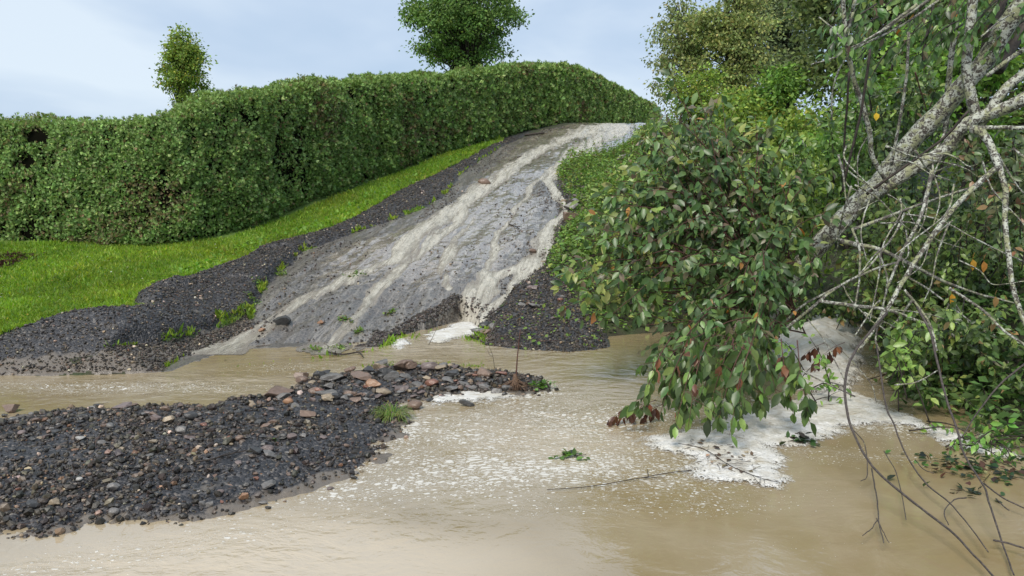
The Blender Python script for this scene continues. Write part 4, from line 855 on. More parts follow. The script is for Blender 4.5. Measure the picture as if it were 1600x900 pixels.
# ------------------------------------------------------------------ leafy shoots
def shoot(sb, lb, P, r0, nleaf, lsize, cols, wts, start=.25, droop=.7, tpl=LEAF8, twigs=3, jit=.22, sides=5):
    """a stem along P with short side twigs and alternate drooping leaves"""
    n = max(6, len(P) * 3); Q = spline(P, n); tube(sb, Q, np.linspace(r0, r0 * .3, n), sides)
    L_ = np.linalg.norm(np.diff(Q, axis=0), axis=1).sum(); paths = [(Q, start, nleaf)]
    for k in range(twigs):
        t0 = start + (1 - start) * RS.rand() * .9; i = int(t0 * (n - 1)); d = unit(unit(Q[min(i + 1, n - 1)] - Q[max(i - 1, 0)]) * .7 + rdir(1)[0] * .8 + UP * .15); l = (.16 + .18 * RS.rand()) * min(1.2, L_)
        q = spline([Q[i], Q[i] + d * l * .5, Q[i] + d * l - UP * l * .12], 6); tube(sb, q, np.linspace(r0 * .45, r0 * .2, 6), 4); paths.append((q, .15, max(4, nleaf // 3)))
    for q, s0, m in paths:
        t = s0 + (1 - s0) * np.sort(RS.rand(m)) ** .8; i = t * (len(q) - 1); i0 = np.clip(i.astype(int), 0, len(q) - 2); p = q[i0] + (q[i0 + 1] - q[i0]) * (i - i0)[:, None]
        d = unit(q[i0 + 1] - q[i0]); T = unit(d * .45 + rdir(m) * .75 - UP * droop * (.5 + RS.rand(m, 1)))
        sd_ = unit(T * [1, 1, 0]) ; NN = unit(UP * .6 + np.array([-.1, -.5, 0]) + .55 * rdir(m))
        leaves(lb, tpl, p + T * .012, T, NN, lsize * (.6 + .6 * RS.rand(m)), pal(m, cols, wts, jit, 2.0) * [1.06, 1, .9], .88)
def pin(poly, n):
    out = []; P = np.array(poly, float); mn, mx_ = P.min(0), P.max(0)
    while len(out) < n:
        c = mn + RS.rand(400, 2) * (mx_ - mn); k = psd(c[:, 0] / 100, c[:, 1] / 100, P / 100) > 0; out += list(c[k])
    return np.array(out[:n])
CH = [(.045, .085, .028), (.065, .11, .04), (.03, .06, .02), (.10, .15, .045), (.085, .075, .05), (.20, .10, .03)]
root = thing('cherry_bush', 'big drooping bush of broad pointed leaves hanging over the flood water', 'bush', PY(1225, 500, 7.3) * [1, 1, 0] + [0, 0, .05])
sb, lb = MB(), MB()
def Yb(py): return np.interp(py, [150, 300, 450, 560, 680], [7.9, 7.2, 6.5, 5.9, 5.25])
SIL = [(1045, 165), (1075, 150), (1120, 185), (1200, 225), (1260, 280), (1255, 380), (1200, 480), (1190, 560), (1150, 600), (1085, 600), (1040, 600), (1000, 560), (990, 520), (930, 490), (895, 430), (905, 385), (955, 300), (975, 255)]
hub = PY(1215, 490, 7.1)
for (px, py) in np.vstack([pin(SIL, 62), pin([(1045, 165), (1075, 150), (1120, 185), (1200, 235), (1250, 300), (1240, 380), (1100, 420), (895, 430), (905, 385), (955, 300), (975, 255)], 44)]):
    Yt = Yb(py) + RS.randn() * .35; e_ = PY(px, py, Yt); st_ = PY(1150 + RS.rand() * 110, 420 + RS.rand() * 110, 6.9 + .5 * RS.rand())
    m_ = (st_ * .45 + e_ * .55) + UP * (.12 + .25 * RS.rand()) + RS.randn(3) * .07
    shoot(sb, lb, [st_, m_, e_], .009 * (.6 + .5 * RS.rand()), 25, .096, CH, [5, 4, 4, 1.2, 1.1, .12], .25, .75, twigs=4)
for (px, py) in [(1050, 138), (1068, 158), (1100, 165), (1128, 150), (1160, 190), (1190, 200), (1225, 215), (1262, 245), (1300, 262), (1018, 232), (1000, 212), (985, 262), (958, 292), (930, 330), (912, 372), (893, 405), (880, 430), (900, 470), (945, 455), (968, 300), (1020, 190), (1085, 185), (1240, 280), (1310, 310), (1325, 350), (940, 400), (925, 440), (1140, 230), (870, 450), (885, 480), (905, 500), (940, 500), (915, 350), (935, 300), (950, 360), (975, 320), (1000, 270), (1290, 330), (1280, 380), (1265, 420), (1240, 330), (1090, 140), (1035, 165), (1180, 180)]:
    Yt = Yb(py) + RS.randn() * .3; e_ = PY(px, py, Yt); h_ = PY(1130 + RS.rand() * 90, 400 + RS.rand() * 90, 7.0); st_ = e_ + (h_ - e_) * .62; m_ = (st_ + e_) / 2 + UP * .10
    shoot(sb, lb, [st_, m_, e_], .006, 20, .11, CH + [(.14, .17, .05)], [5, 4, 3, 2, 1.6, .15, 3], .15, .6, twigs=3)
# skirts that droop to the water
LOW = [(1000, 640), (1030, 650), (1055, 665), (1075, 670), (1105, 655), (1140, 680), (1165, 640), (1190, 640), (1215, 625), (1240, 650), (1265, 660), (1130, 640), (1090, 630), (1045, 610), (1015, 600), (1150, 600), (1200, 590), (1175, 610), (1110, 610), (1070, 600), (1060, 640), (1120, 665)]
for (px, py) in LOW:
    Yt = min(1.7 * 1208 / (py + 30 - 300) * .95, 6.1); e_ = PY(px, py, Yt); st_ = PY(px + 40 + 40 * RS.rand() if px < 1150 else px - 20, 500, Yt + .5); m_ = (st_ + e_) / 2 + np.array([-.08, -.1, .10]); st_ = st_ * .45 + m_ * .55
    shoot(sb, lb, [st_, m_ * .5 + (st_ + e_) * .25, e_], .005, 22, .10, [(.038, .068, .022), (.058, .098, .032), (.024, .042, .014), (.09, .145, .04), (.11, .05, .03)], [4, 4, 3, 1.2, .5], .1, 1.1, twigs=3)
for (px, py) in pin([(1180, 400), (1275, 385), (1300, 440), (1240, 545), (1180, 530)], 5):
    e_ = PY(px, py, 6.2); st_ = e_ + np.array([.05 + .1 * RS.randn(), .45, .22]); shoot(sb, lb, [st_, (st_ + e_) / 2 + UP * .06, e_], .005, 16, .09, CH, [4, 4, 4, 1, 1, .1], .3, .8, twigs=2)
sb.build('stems', M['redstem'], root); lb.build('leaves', M['leaf'], root, smooth=True)
# withered brown leaves on the lowest shoots
db_ = MB(); ds_ = MB()
for (px, py) in [(955, 655), (968, 655), (985, 650), (1000, 655), (1020, 680), (1270, 570), (1250, 560), (1280, 560), (1035, 560), (1190, 580)]:
    Yt = 5.5 if py > 600 else 6.2; e_ = PY(px, py, Yt); st_ = PY(px + 40, py - 25, Yt + .15); shoot(ds_, db_, [st_, (st_ + e_) / 2 + UP * .02, e_], .003, 9, .085, [(.05, .022, .014), (.03, .014, .01), (.09, .04, .02)], [3, 2, 1], .2, 1.6, twigs=0)
db_.build('withered_leaves', M['leaf'], root, smooth=True); ds_.build('withered_twigs', M['redstem'], root)

# ------------------------------------------------------------------ lichened leaning tree
def Z1(l): return [(1200 + a / 3, b / 3) for a, b in l]
def Z2(l): return [(1200 + a / 3, 250 + b / 3) for a, b in l]
def Z3(l): return [(1150 + a * .467, 480 + b * .467) for a, b in l]
def pipe(mb, pix, w0, w1, Y0, Y1, sides=8, rough=.12, lowwater=False):
    n = len(pix); Ys = np.linspace(Y0, Y1, n); P = []
    for (a, b), y in zip(pix, Ys):
        if b > 560: y = min(y, 1.7 * FPX / (b - 300) * .93)
        P.append(PY(a, b, y))
    P = np.array(P); m = max(5, n * 4); Q = spline(P, m); Q = Q + np.cumsum(RS.randn(m, 3), 0) * .0012
    tube(mb, Q, np.linspace(w0, w1, m) / 2 / FPX * np.mean(Ys), sides, (.1, .1, .1), rough); return Q
root = thing('leaning_tree', 'thick lichen-spotted tree leaning from the upper right down into the bush', 'tree', PY(1225, 500, 7.2) * [1, 1, 0] + [0, 0, .1])
mb = MB()
pipe(mb, Z1([(1320, -120), (1160, 60), (1080, 180), (1010, 300), (900, 420), (800, 540), (700, 640), (600, 760), (530, 860)]) + Z2([(430, 205), (290, 350), (200, 450), (100, 570), (10, 700), (-10, 790)]), 25, 33, 6.3, 7.2, 12, .16)
mb.build('trunk', M['lichen'], root)
LI = [(Z1([(1420, 330), (1200, 462), (1120, 500), (1010, 540), (900, 600), (830, 700), (700, 780), (560, 870)]) + Z2([(430, 200)]), 19, 22, 6.0, 6.6), (Z1([(965, -60), (960, 0), (950, 150), (935, 300), (950, 430), (985, 570)]), 13, 17, 6.2, 6.3),
      (Z1([(1340, 230), (1200, 345), (1110, 420), (1040, 520), (990, 600)]), 13, 16, 6.2, 6.3), (Z1([(1330, 160), (1200, 230), (1110, 290), (1020, 360)]), 8, 6, 6.1, 6.3), (Z1([(890, 150), (870, 190), (850, 330), (838, 460), (830, 620)]), 8, 9, 6.8, 6.9),
      (Z1([(1300, 590), (1200, 600), (1100, 598), (1000, 600), (940, 600)]), 6, 7, 5.9, 6.1)]
for pix, a, c, y0, y1 in LI: m_ = MB(); pipe(m_, pix, a, c, y0, y1, 9); m_.build('limb', M['lichen'], root)
for pix, a, c, y0, y1 in [(Z1([(1120, -40), (1080, 60), (1020, 190), (1000, 300)]), 10, 12, 7.0, 7.0), (Z1([(1300, 60), (1200, 130), (1120, 240), (1070, 330)]), 20, 18, 7.2, 7.0), (Z1([(760, -30), (770, 60), (740, 180), (720, 300)]), 5, 4, 7.4, 7.3)]: m_ = MB(); pipe(m_, pix, a, c, y0, y1, 8); m_.build('dark_limb', M['darkbark'], root)
# leafy outer shoots of this tree: only part of its crown is in view
sb, lb = MB(), MB(); CR = [(.05, .10, .03), (.07, .13, .04), (.035, .07, .02), (.12, .18, .05), (.10, .08, .05), (.30, .16, .04)]
for (px, py) in pin([(1290, -60), (1620, -60), (1620, 60), (1560, 120), (1440, 110), (1380, 160), (1330, 150), (1290, 120), (1265, 50)], 84):
    Yt = 6.0 + RS.rand() * 1.8; e_ = PY(px, py, Yt); st_ = e_ + np.array([.25 + .2 * RS.rand(), .1, .30 + .2 * RS.rand()]); shoot(sb, lb, [st_, (st_ + e_) / 2 + UP * .05, e_], .007, 15, .085, CR, [5, 4, 4, 1, .8, .15], .1, .9, twigs=3)
sb.build('twigs', M['darkbark'], root); lb.build('crown', M['leaf'], root)

# ------------------------------------------------------------------ broken dead branch hanging to the water
root = thing('broken_branch', 'broken grey-white branch with bare forked twigs hanging down to the brown water', 'branch', PY(1530, 205, 5.7))
mb = MB(); pipe(mb, Z1([(955, 605), (1000, 620), (1040, 680), (1065, 740), (1085, 790)]), 13, 11, 5.8, 5.6, 8); pipe(mb, Z2([(1085, 30), (1040, 60), (900, 190), (780, 340), (680, 490), (620, 590), (560, 700), (480, 820), (420, 900)]), 9, 6, 5.6, 5.3, 8); mb.build('main_stem', M['lichen'], root)
mb = MB(); pipe(mb, Z2([(1085, 30), (1110, 150), (1110, 300), (1130, 450), (1150, 600), (1200, 750), (1260, 850)]), 9, 7, 5.6, 5.2, 8); mb.build('side_stem', M['lichen'], root)
TW = [(Z3([(505, 20), (470, 60), (400, 150), (365, 250), (370, 350), (400, 440), (450, 530), (520, 600), (620, 680), (720, 760), (810, 850), (900, 940)]), 5.5, 2.5, 5.3, 3.1), (Z3([(605, 0), (650, 80), (680, 200), (710, 320), (745, 420), (770, 500), (830, 590), (850, 650), (900, 800), (935, 890)]), 5, 2, 5.2, 3.3),
      (Z3([(470, 130), (500, 330), (530, 400), (560, 480), (620, 580), (700, 650), (760, 710), (845, 825)]), 3.5, 1.6, 5.2, 3.8), (Z3([(455, 540), (465, 620), (470, 700), (490, 790)]), 2.2, 1.4, 4.4, 4.1), (Z3([(470, 705), (490, 740), (513, 780)]), 1.6, 1.2, 4.1, 4), (Z3([(470, 715), (445, 745), (418, 768)]), 1.6, 1.2, 4.1, 4),
      (Z3([(965, 190), (880, 260), (800, 360), (755, 430)]), 3.5, 2, 5.2, 5.0), (Z3([(830, 590), (900, 640), (980, 675)]), 2.5, 2, 4.4, 4.2), (Z3([(495, 480), (540, 560), (570, 705)]), 1.8, 1.2, 4.6, 4.2), (Z3([(770, 640), (730, 650), (700, 690), (718, 735)]), 2.2, 1.4, 4.3, 4.1), (Z3([(860, 780), (910, 790), (980, 812)]), 3, 2.5, 4.0, 3.9),
      (Z3([(380, 400), (430, 460), (440, 560), (420, 580)]), 1.8, 1.2, 4.7, 4.5), (Z3([(600, 510), (635, 545), (670, 560)]), 1.5, 1.2, 4.7, 4.6), (Z3([(530, 260), (600, 250), (670, 210)]), 2.6, 2, 5.4, 5.4), (Z2([(640, 610), (720, 710), (770, 800), (790, 900)]), 4, 3, 5.4, 5.2), (Z2([(850, 600), (1000, 700), (1100, 800), (1200, 870), (1300, 960)]), 5, 3.5, 5.5, 5.2),
      (Z3([(870, 640), (900, 670), (912, 682)]), 2, 1.5, 4.3, 4.2), (Z3([(365, 250), (300, 120), (240, 40)]), 2.2, 2, 5.6, 6.0), (Z3([(400, 300), (250, 230), (160, 165)]), 2.8, 2.2, 5.5, 5.9), (Z3([(470, 320), (440, 240), (300, 90)]), 1.8, 1.2, 5.6, 5.8)]
for i, (pix, a, c, y0, y1) in enumerate(TW): mb = MB(); Q = pipe(mb, pix, a, c, y0, y1, 6); \
    [pipe(mb, [(0, 0)], 1, 1, 5, 5) for _ in range(0)]; mb.build('twig', M['twig' if max(q[1] for q in pix) < 640 else 'darktwig'], root)
# ------------------------------------------------------------------ tangled thin branches in front of the right bank
root = thing('fallen_limb', 'tangle of thin greenish lichened boughs crossing in front of the right undergrowth', 'branch', PY(1313, 377, 6.3))
TG = [(Z2([(340, 380), (430, 400), (520, 420), (650, 480), (780, 550), (900, 600), (1030, 640), (1150, 670)]), 9, 3), (Z2([(240, 660), (400, 680), (560, 700), (700, 750), (830, 800), (980, 890), (1100, 980)]), 6, 5), (Z2([(-30, 860), (30, 830), (180, 710), (330, 590), (500, 510), (600, 480)]), 6, 3), (Z2([(400, 325), (550, 270), (700, 210), (850, 160), (1000, 110)]), 6, 3),
      (Z2([(395, 320), (430, 420), (430, 560), (410, 700)]), 4, 3), (Z2([(770, 50), (740, 180), (700, 300), (620, 450), (560, 600)]), 7, 4), (Z2([(10, 850), (140, 700), (300, 610), (430, 540), (520, 450), (640, 290)]), 4, 3), (Z2([(640, 250), (580, 370), (500, 450), (430, 540)]), 3.5, 2), (Z2([(620, 180), (620, 260), (540, 400), (520, 560), (480, 760)]), 3, 2),
      (Z2([(650, 255), (800, 280), (950, 360), (1090, 430), (1200, 480)]), 3, 2), (Z2([(640, 540), (760, 610), (900, 720), (1050, 830), (1200, 900)]), 3.5, 2), (Z2([(860, 420), (920, 340), (940, 280)]), 2, 1.5), (Z2([(560, 700), (740, 720), (880, 760), (1050, 800)]), 2.5, 1.5), (Z2([(520, 440), (560, 560), (540, 680), (500, 840), (520, 900)]), 3.5, 3)]
for pix, a, c in TG: mb = MB(); Y0 = 5.9 + .5 * RS.rand(); pipe(mb, pix, a, c, Y0 + .2, Y0, 6); mb.build('bough', M['twig'], root)
for k in range(34):
    x0, y0 = 1300 + 300 * RS.rand(), 190 + 380 * RS.rand(); a = R(RS.choice([20, 35, 60, 100, 130, 155]) + 18 * RS.randn()); l = 60 + 130 * RS.rand(); pts = [(x0 + math.cos(a) * l * t + 9 * RS.randn() * (t > 0), y0 + math.sin(a) * l * t + 9 * RS.randn() * (t > 0)) for t in (0, .35, .7, 1)]
    mb = MB(); Y0 = 5.6 + 1.2 * RS.rand(); pipe(mb, pts, 2.2 + 2.2 * RS.rand(), 1.4, Y0, Y0 + .4 * RS.randn(), 5); mb.build('bough', M['twig' if k % 3 else 'lichen'], root)
root = thing('dead_sapling', 'thin dead sapling with long bare twigs arching left above the bush', 'sapling', PY(1388, 263, 7.6) * [1, 1, 0] + [0, 0, .8])
for pix, a, c, mt in [(Z1([(330, -60), (350, 0), (370, 200), (400, 350), (440, 470), (480, 620), (490, 720), (560, 850)]), 6, 8, 'lichen'), (Z1([(660, 150), (650, 350), (620, 560), (580, 780)]), 4, 5, 'twig'), (Z1([(780, -20), (740, 10), (560, 130), (430, 210), (350, 300), (310, 420), (300, 560)]), 5, 2, 'twig'), (Z1([(700, 20), (560, 120), (480, 180), (370, 230)]), 5, 2.5, 'twig'), (Z1([(800, 0), (640, 110), (480, 190), (330, 260), (200, 300)]), 4, 2, 'twig'),
      (Z1([(480, 230), (440, 500), (380, 750), (350, 900)]), 4, 4, 'darkbark'), (Z1([(400, 60), (360, 180), (300, 130), (240, 80)]), 4, 2, 'twig'), (Z1([(940, 520), (830, 640), (700, 740), (560, 840), (470, 910)]), 4, 5, 'darkbark'), (Z1([(410, 0), (380, 130), (370, 210)]), 5, 4, 'lichen'), (Z1([(690, 340), (720, 430), (745, 520)]), 2.5, 1.5, 'redstem'), (Z1([(380, 340), (370, 500), (360, 640), (355, 880)]), 3.5, 3, 'darkbark'), (Z1([(1000, 170), (1100, 90), (1200, 40)]), 2.5, 2, 'twig')]:
    mb = MB(); pipe(mb, pix, a, c, 6.0, 6.4, 6); mb.build('stem', M[mt], root)

# ------------------------------------------------------------------ undergrowth shrubs on the right bank
UG = [(.05, .085, .028), (.07, .11, .036), (.03, .052, .02), (.13, .18, .055), (.15, .11, .055)]
UG = [tuple(1.25 * a for a in q) for q in UG]
def leafy(label, poly, n, Y0, Y1, ls, basepx, cols=UG, wts=(4, 4, 4, 1.2, .4), nl=16, tw=4, droop=.6, name='shrub', mm='leaf'):
    c = np.array(poly).mean(0); bp = PY(basepx[0], basepx[1], (Y0 + Y1) / 2); bp[2] = hz(bp[0], bp[1]); root = thing(name, label, 'shrub', bp); sb, lb = MB(), MB()
    for (px, py) in pin(poly, n):
        Yt = Y0 + (Y1 - Y0) * RS.rand()
        if py > 560: Yt = min(Yt, 1.7 * FPX / (py + 12 - 300))
        e_ = PY(px, py, Yt); st_ = e_ + unit(bp - e_ + RS.randn(3) * .2) * (.35 + .3 * RS.rand()) ; st_[2] = max(st_[2], .02); shoot(sb, lb, [st_, (st_ + e_) / 2 + UP * .05, e_], .006, nl, ls, cols, wts, .1, droop, twigs=tw)
    sb.build('stems', M['darkbark'], root); lb.build('leaves', M[mm], root); return root
leafy('dark leafy shrub filling the bank behind the hanging branch at the water edge', [(1350, 500), (1480, 470), (1600, 480), (1600, 640), (1560, 690), (1480, 650), (1400, 620), (1360, 560)], 105, 5.6, 7.4, .075, (1500, 600))
leafy('dark green shrub behind the crossing boughs, middle right', [(1340, 300), (1460, 260), (1620, 260), (1620, 500), (1480, 490), (1350, 500), (1290, 440)], 130, 7.0, 8.8, .085, (1500, 480))
leafy('shrub with grey-green oval leaves around the trunk fork at the right edge', [(1500, 200), (1620, 190), (1620, 330), (1560, 330), (1500, 290)], 22, 6.2, 6.8, .085, (1560, 500), [(.09, .12, .06), (.12, .15, .07), (.16, .10, .06), (.05, .08, .03)], (3, 2, 1, 3))
leafy('green shrub lining the back of the bank left of the lichened trunk', [(1180, 230), (1330, 140), (1420, 180), (1390, 260), (1290, 340), (1220, 330)], 60, 8.2, 9.8, .085, (1290, 420), [(.07, .13, .03), (.10, .18, .045), (.04, .08, .022)], (3, 2, 2))
leafy('leafy shrub under the upper boughs between trunk and dead sapling', [(1290, 110), (1480, 90), (1500, 200), (1420, 270), (1330, 300)], 60, 7.6, 9.2, .085, (1400, 420))
leafy('olive green bush rising behind the top of the drooping bush', [(1010, 190), (1060, 175), (1180, 220), (1220, 330), (1120, 340), (1020, 300), (975, 280)], 60, 8.6, 10.8, .095, (1120, 420), [(.10, .15, .04), (.13, .19, .05), (.06, .10, .03), (.12, .10, .05)], (3, 3, 2, 1))
leafy('yellow-green leafy bush between the drooping bush and the leaning trunk', [(1150, 200), (1290, 190), (1340, 280), (1290, 400), (1200, 420), (1150, 330)], 70, 8.6, 10.6, .09, (1250, 470), [(.12, .18, .04), (.16, .24, .05), (.07, .12, .03)], (3, 3, 2))
HB = [(.11, .17, .045), (.15, .21, .055), (.07, .12, .03), (.12, .10, .06)]
for lb_, px, py, w_, h_, Y, ls in (('tall weedy plant at the top corner of the bank by the driveway crest', 1012, 218, 26, 34, 20, .10), ('loose bushy weed halfway down the bank, beside the blue-grey rock', 935, 318, 30, 40, 15, .085), ('leafy weed on the mid bank leaning toward the stream', 905, 385, 26, 38, 12.2, .075),
        ('tall pale weed between the drooping bush and the rocks', 968, 345, 30, 50, 12.5, .085), ('broad weed low on the bank above the gravel delta', 935, 440, 34, 44, 10.8, .07), ('weed overhanging the pond edge left of the drooping bush', 975, 480, 28, 40, 10.0, .065), ('upper bank weed in front of the olive bush', 985, 272, 34, 36, 16.5, .095)):
    leafy(lb_, [(px - w_, py + h_), (px - w_ * .9, py - h_ * .3), (px - w_ * .2, py - h_), (px + w_ * .8, py - h_ * .6), (px + w_, py + h_)], 30, Y - .25, Y + .35, ls, (px, py + h_ * 1.1), HB, (3, 3, 2, .6), nl=11, tw=2, droop=.35, name='weed')
leafy('paler leafy shrub seen through the tangle of boughs, right of the leaning trunk', [(1300, 330), (1460, 300), (1600, 330), (1600, 480), (1440, 500), (1320, 470)], 70, 6.6, 7.4, .075, (1450, 560), [(.09, .14, .045), (.12, .18, .055), (.06, .10, .03), (.16, .13, .05)], (3, 3, 2, .5), nl=13)
leafy('low dark plant behind the foam mound', [(1190, 440), (1340, 440), (1360, 500), (1290, 492), (1190, 505)], 30, 8.5, 10.3, .085, (1290, 500))
leafy('bright pale green broad-leaved plant under the crossing boughs', [(1392, 505), (1440, 500), (1450, 545), (1410, 560), (1390, 540)], 7, 5.5, 5.7, .085, (1420, 640), [(.10, .17, .045), (.13, .21, .055)], (1, 1), nl=10, tw=2, name='plant')
leafy('small leafy plant trailing into the water at the right edge', [(1470, 700), (1520, 715), (1600, 740), (1600, 690), (1560, 680), (1480, 690)], 16, 4.8, 5.3, .06, (1560, 700), [(.07, .16, .03), (.12, .22, .05), (.04, .09, .02)], (3, 2, 2), nl=8, tw=1, name='plant')
leafy('light green leaves on thin stems in front of the foam mound', [(1215, 500), (1300, 540), (1340, 610), (1300, 640), (1250, 600), (1210, 560)], 7, 5.9, 6.2, .06, (1290, 640), [(.12, .22, .05), (.08, .16, .04)], (1, 1), nl=6, tw=2, name='plant')
# ------------------------------------------------------------------ single autumn leaves caught on twigs
for (px, py, c, lb_) in [(1520, 412, (.6, .33, .05), 'orange-yellow leaf hanging left of its pair at the right'), (1537, 415, (.55, .25, .06), 'brownish orange leaf hanging right of its pair'), (1487, 466, (.65, .33, .04), 'bright orange leaf hanging lowest by the crossing boughs'), (1369, 183, (.75, .48, .03), 'round yellow leaf alone in the dark upper undergrowth'), (1555, 470, (.40, .24, .10), 'curled tan leaf near the right edge')]:
    p = PY(px, py - 7, 5.9); mb = MB(); leaves(mb, LEAF8, [p], [[.1, -.1, -1]], [[.2, -1, .2]], .09 if px != 1369 else .06, c, 1.6 if px == 1369 else 1.2); tube(mb, [p, p + [0, 0, .02], p + [.01, .0, .05]], .0012, 4, c)
    o = mb.build('autumn_leaf', M['leaf']); tag(o, lb_, 'leaf', 'autumn leaves'); origin_to(o, p)

# ------------------------------------------------------------------ small things on the bar and the water
c = PG(613, 655); root = thing('grass_tuft', 'uprooted clump of long green grass lying on the black gravel', 'grass tuft', c); n = 260; a = RS.rand(n) * 6.283; r = .09 * RS.rand(n) ** .6
T = np.stack([np.cos(a) * 1.0, np.sin(a) * .6 - .25, .35 + .9 * RS.rand(n)], -1); mb = MB()
for i in range(n):
    p0 = c + [r[i] * .5 * math.cos(a[i]), r[i] * .5 * math.sin(a[i]), .01]; l = .10 + .10 * RS.rand(); d = unit(T[i]); q = np.array([p0, p0 + d * l * .5, p0 + d * l * .85 - UP * l * .2, p0 + d * l * 1.05 - UP * l * .55]); q[:, 2] = np.maximum(q[:, 2], c[2] + .005); S_ = unit(np.cross(d, UP)) * .0022
    mb.add(np.vstack([q - S_ * np.array([[1], [1], [.8], [.1]]), q + S_ * np.array([[1], [1], [.8], [.1]])]), np.array([[0, 4, 5, 1], [1, 5, 6, 2], [2, 6, 7, 3]]), pal(1, [(.15, .26, .05), (.24, .33, .09), (.30, .28, .12)], [3, 2, 1])[0])
mb.build('blades', M['grass'], root); mb = MB(); n = 60; tube(mb, [c + [-.05, 0, 0], c + [0, 0, .02], c + [.05, 0, 0]], [.02, .035, .02], 7, (.06, .04, .03), .4); mb.build('root_ball', M['stone'], root)
# muddy root stump with upright stem
c = PG(806, 608); root = thing('uprooted_sapling', 'uprooted sapling with one upright bare stem and muddy brown roots', 'sapling', c); mb = MB()
P = spline([c + [.0, 0, .02], c + [.005, 0, .15], c + [.015, 0, .30], PY(813, 515, c[1])], 12); tube(mb, P, np.linspace(.009, .004, 12), 6); mb.build('stem', M['redstem'], root)
mb = MB(); tube(mb, [c + [0, 0, -.02], c + [0, 0, .05], c + [-.005, 0, .10], c + [-.01, 0, .13]], [.045, .035, .02, .012], 9, (.1, .1, .1), .5)
for k in range(46):
    a = RS.rand() * 6.283; l = .08 + .12 * RS.rand(); s0 = c + [0, 0, .02 + .08 * RS.rand()]; e_ = c + [math.cos(a) * l, math.sin(a) * l * .7, .005]; tube(mb, spline([s0, (s0 + e_) / 2 + [0, 0, .03 * RS.rand()], e_], 6), np.linspace(.005, .0015, 6), 4)
mb.build('roots', bark('root_fibre', (.07, .04, .025), (.17, .10, .06), (.2, .14, .09), .4, 20), root)
def clump(name, label, cat, px, py, n, r, ls, cols, wts, hgt=.04, tpl=LEAF4):
    c = PG(px, py); mb = MB(); a = RS.randn(n, 2) * r * .5; p = np.stack([c[0] + a[:, 0], c[1] + a[:, 1] * .7, c[2] + .006 + hgt * RS.rand(n) * np.exp(-(a ** 2).sum(1) / r ** 2)], -1)
    leaves(mb, tpl, p, rdir(n) * [1, 1, .35] + UP * .25, UP + .6 * rdir(n), ls * (.6 + .7 * RS.rand(n)), pal(n, cols, wts), 1.1)
    for k in range(6): s0 = c + np.array([RS.randn() * r * .3, RS.randn() * r * .2, .004]); tube(mb, [s0, s0 + [RS.randn() * r * .5, RS.randn() * r * .4, .02]], .002, 4, (.10, .07, .04))
    o = mb.build(name, M['leaf']); origin_to(o, c); return tag(o, label, cat)
GR = [(.09, .19, .03), (.13, .25, .045), (.05, .11, .02)]
clump('weed_clump', 'low bright green weed beside the muddy sapling roots', 'weed', 843, 605, 70, .13, .045, GR, [3, 3, 1], .05)
clump('leafy_sprig', 'green sprig floating on foamy water in the centre', 'sprig', 893, 714, 34, .10, .05, GR + [(.03, .03, .02)], [3, 3, 1, 1], .03, LEAF8)
clump('leafy_sprig', 'dark clump of wet leaves caught at the edge of the foam below the bush', 'sprig', 1252, 692, 40, .10, .05, [(.03, .06, .02), (.05, .10, .03), (.06, .04, .03)], [3, 2, 2], .06, LEAF8)
clump('leaf_litter', 'mat of dark wet leaves floating beneath the right bank', 'leaf litter', 1540, 735, 170, .42, .05, [(.03, .07, .02), (.07, .15, .03), (.10, .05, .03), (.02, .03, .015)], [3, 2, 2, 2], .03, LEAF8)
clump('leaf_litter', 'few wet leaves floating apart nearer the camera at the right', 'leaf litter', 1520, 772, 10, .10, .05, [(.03, .05, .02), (.05, .04, .02)], [2, 2], .01, LEAF8)
clump('weed_clump', 'tiny green seedling on the black gravel left of the grass tuft', 'weed', 430, 690, 12, .03, .025, GR, [3, 3, 1], .02)
# scraps of twig and leaf left by the flood
def litter(name, label, poly, n, l0, l1, w_, cols, lift=.012, leaf=.3):
    mb = MB(); P = np.array(poly); k = 0
    while k < n:
        x, y = [P[:, i].min() + RS.rand() * (P[:, i].max() - P[:, i].min()) for i in (0, 1)]
        if psd(np.array([x]), np.array([y]), poly)[0] < .03: continue
        k += 1; z = max(hz(x, y), 0) + lift; c_ = pal(1, cols, [1] * len(cols))[0]
        if RS.rand() < leaf: leaves(mb, LEAF4, [[x, y, z]], rdir(1) * [1, 1, .2], UP + .4 * rdir(1), .03 + .03 * RS.rand(), c_ * 1.5, 1.0); continue
        a = RS.rand() * 6.283; l = l0 + (l1 - l0) * RS.rand() ** 2; d = np.array([math.cos(a), math.sin(a), .12 * RS.randn()]); p0 = np.array([x, y, z]); tube(mb, spline([p0, p0 + d * l * .5 + RS.randn(3) * l * .08 * [1, 1, .4], p0 + d * l], 5), np.linspace(w_, w_ * .5, 5) * (.6 + .8 * RS.rand()), 4, c_)
    return tag(mb.build(name, M['chip']), label, 'debris', kind='stuff')
DB = [(.07, .045, .03), (.12, .08, .05), (.20, .15, .09), (.05, .035, .03)]
litter('twig_litter', 'small twigs and leaf scraps lying on the black gravel bar', BAR, 260, .04, .16, .0022, DB, .02)
litter('twig_litter', 'small twigs and leaf scraps stranded on the grey driveway', [p for p in ROAD if p[1] < 30], 240, .05, .30, .004, DB, .012, .25)
litter('twig_litter', 'dark twigs and seeds caught in the foam tongue', zz([(1060, 690), (1120, 690), (1180, 715), (1215, 750), (1150, 748), (1090, 730)]), 90, .02, .12, .0015, DB, .03, .2)
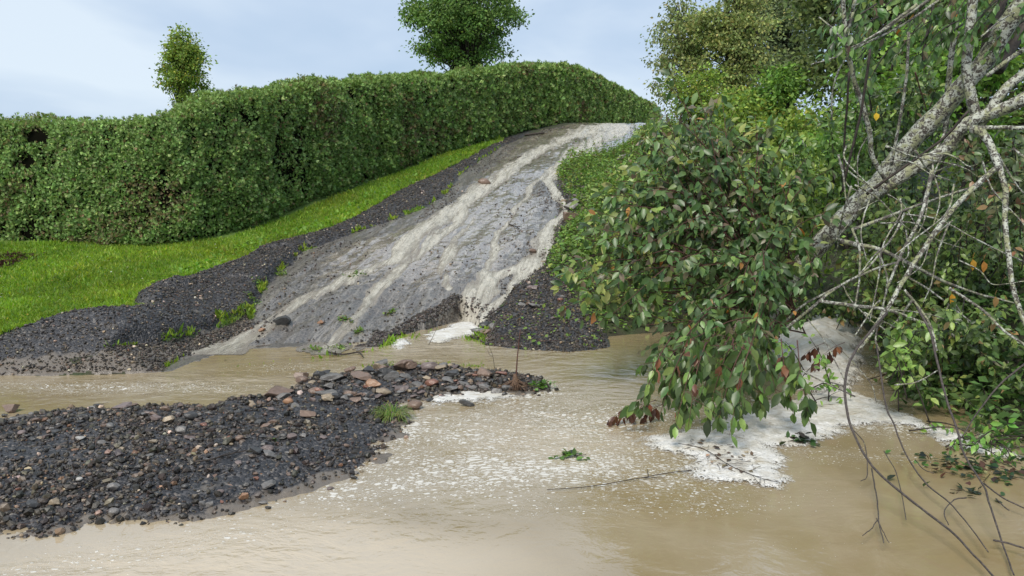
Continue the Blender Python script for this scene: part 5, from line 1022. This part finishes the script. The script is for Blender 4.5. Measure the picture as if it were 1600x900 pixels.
# sticks
def stick(name, label, pix, w0, w1, forks=0, lift=.012, m='darkbark', cat='stick'):
    P = np.array([PG(a, b) for a, b in pix]); P[:, 2] += lift; n = 5 * len(P); Q = spline(P, n); Q += np.cumsum(RS.randn(n, 3), 0) * .0015 * [1, 1, .3]; mb = MB(); tube(mb, Q, np.linspace(w0, w1, n), 6, (.1, .1, .1), .2)
    for k in range(forks):
        i = RS.randint(2, n - 1); d = unit(Q[i] - Q[i - 1]) + rdir(1)[0] * [.9, .9, .25]; e_ = Q[i] + unit(d) * .08 * (1 + RS.rand()); e_[2] = max(e_[2], .01); tube(mb, spline([Q[i], (Q[i] + e_) / 2, e_], 4), np.linspace(w1, w1 * .4, 4), 4)
    o = mb.build(name, M[m]); origin_to(o, Q[0]); return tag(o, label, cat)
stick('stick', 'long straight thin branch floating in the centre, trailing a line of foam', [(854, 769), (920, 764), (985, 755), (1040, 745), (1082, 740)], .002, .003, 2)
stick('stick', 'bent dark stick with side twigs lying on the foam tongue', [(1060, 700), (1100, 710), (1140, 735), (1180, 752), (1215, 762)], .003, .0015, 14, .03)
stick('stick', 'dark twisted stick lying across the middle of the gravel bar', [(305, 728), (335, 722), (365, 712), (378, 705)], .006, .003, 3, .02)
stick('stick', 'short brown stick at lower left of the gravel bar', [(124, 773), (150, 757), (182, 748)], .004, .003, 1, .02)
stick('stick', 'dark knotted stick on the shallow water left of the pool', [(513, 553), (535, 557), (560, 554), (568, 560)], .010, .007, 4, .02)
stick('stick', 'dark branch leaning over the stone pile at the stream toe', [(755, 506), (775, 492), (798, 480)], .008, .005, 2, .06)
stick('stick', 'thin reddish stick lying on the right gravel delta', [(838, 535), (855, 535), (875, 534)], .003, .002, 0, .015, 'redstem')
stick('stick', 'dark log fragment near the top left edge of the driveway', [(820, 213), (838, 211), (850, 210)], .04, .03, 2, .04)
stick('stick', 'twig stranded flat mid driveway above the clods', [(795, 352), (806, 356), (812, 359)], .012, .006, 3, .02)
stick('stick', 'thin twig crossing the stream near the driveway top', [(808, 247), (820, 244), (834, 243)], .012, .006, 1, .02)
for (px, py, pt, lb_) in ((668, 540, 505, 'thin bare twig sticking up out of the pool'), (773, 575, 540, 'thin dark twig standing beside the muddy sapling'), (642, 540, 530, 'short brown twig poking out of pool foam')):
    p = PG(px, py); q = PY(px + (18 if px == 668 else -9), pt, p[1]); mb = MB(); tube(mb, spline([p - UP * .02, (p + q) / 2 + [.01, 0, 0], q], 8), np.linspace(.003, .0015, 8), 5)
    if px == 773: m_ = (p + q) / 2; tube(mb, [m_, m_ + [-.03, 0, .03], m_ + [-.04, 0, .07]], .0015, 4)
    o = mb.build('twig', M['darkbark']); origin_to(o, p); tag(o, lb_, 'twig')
print('objects', len(bpy.data.objects), 'faces', sum(len(m.polygons) for m in bpy.data.meshes))
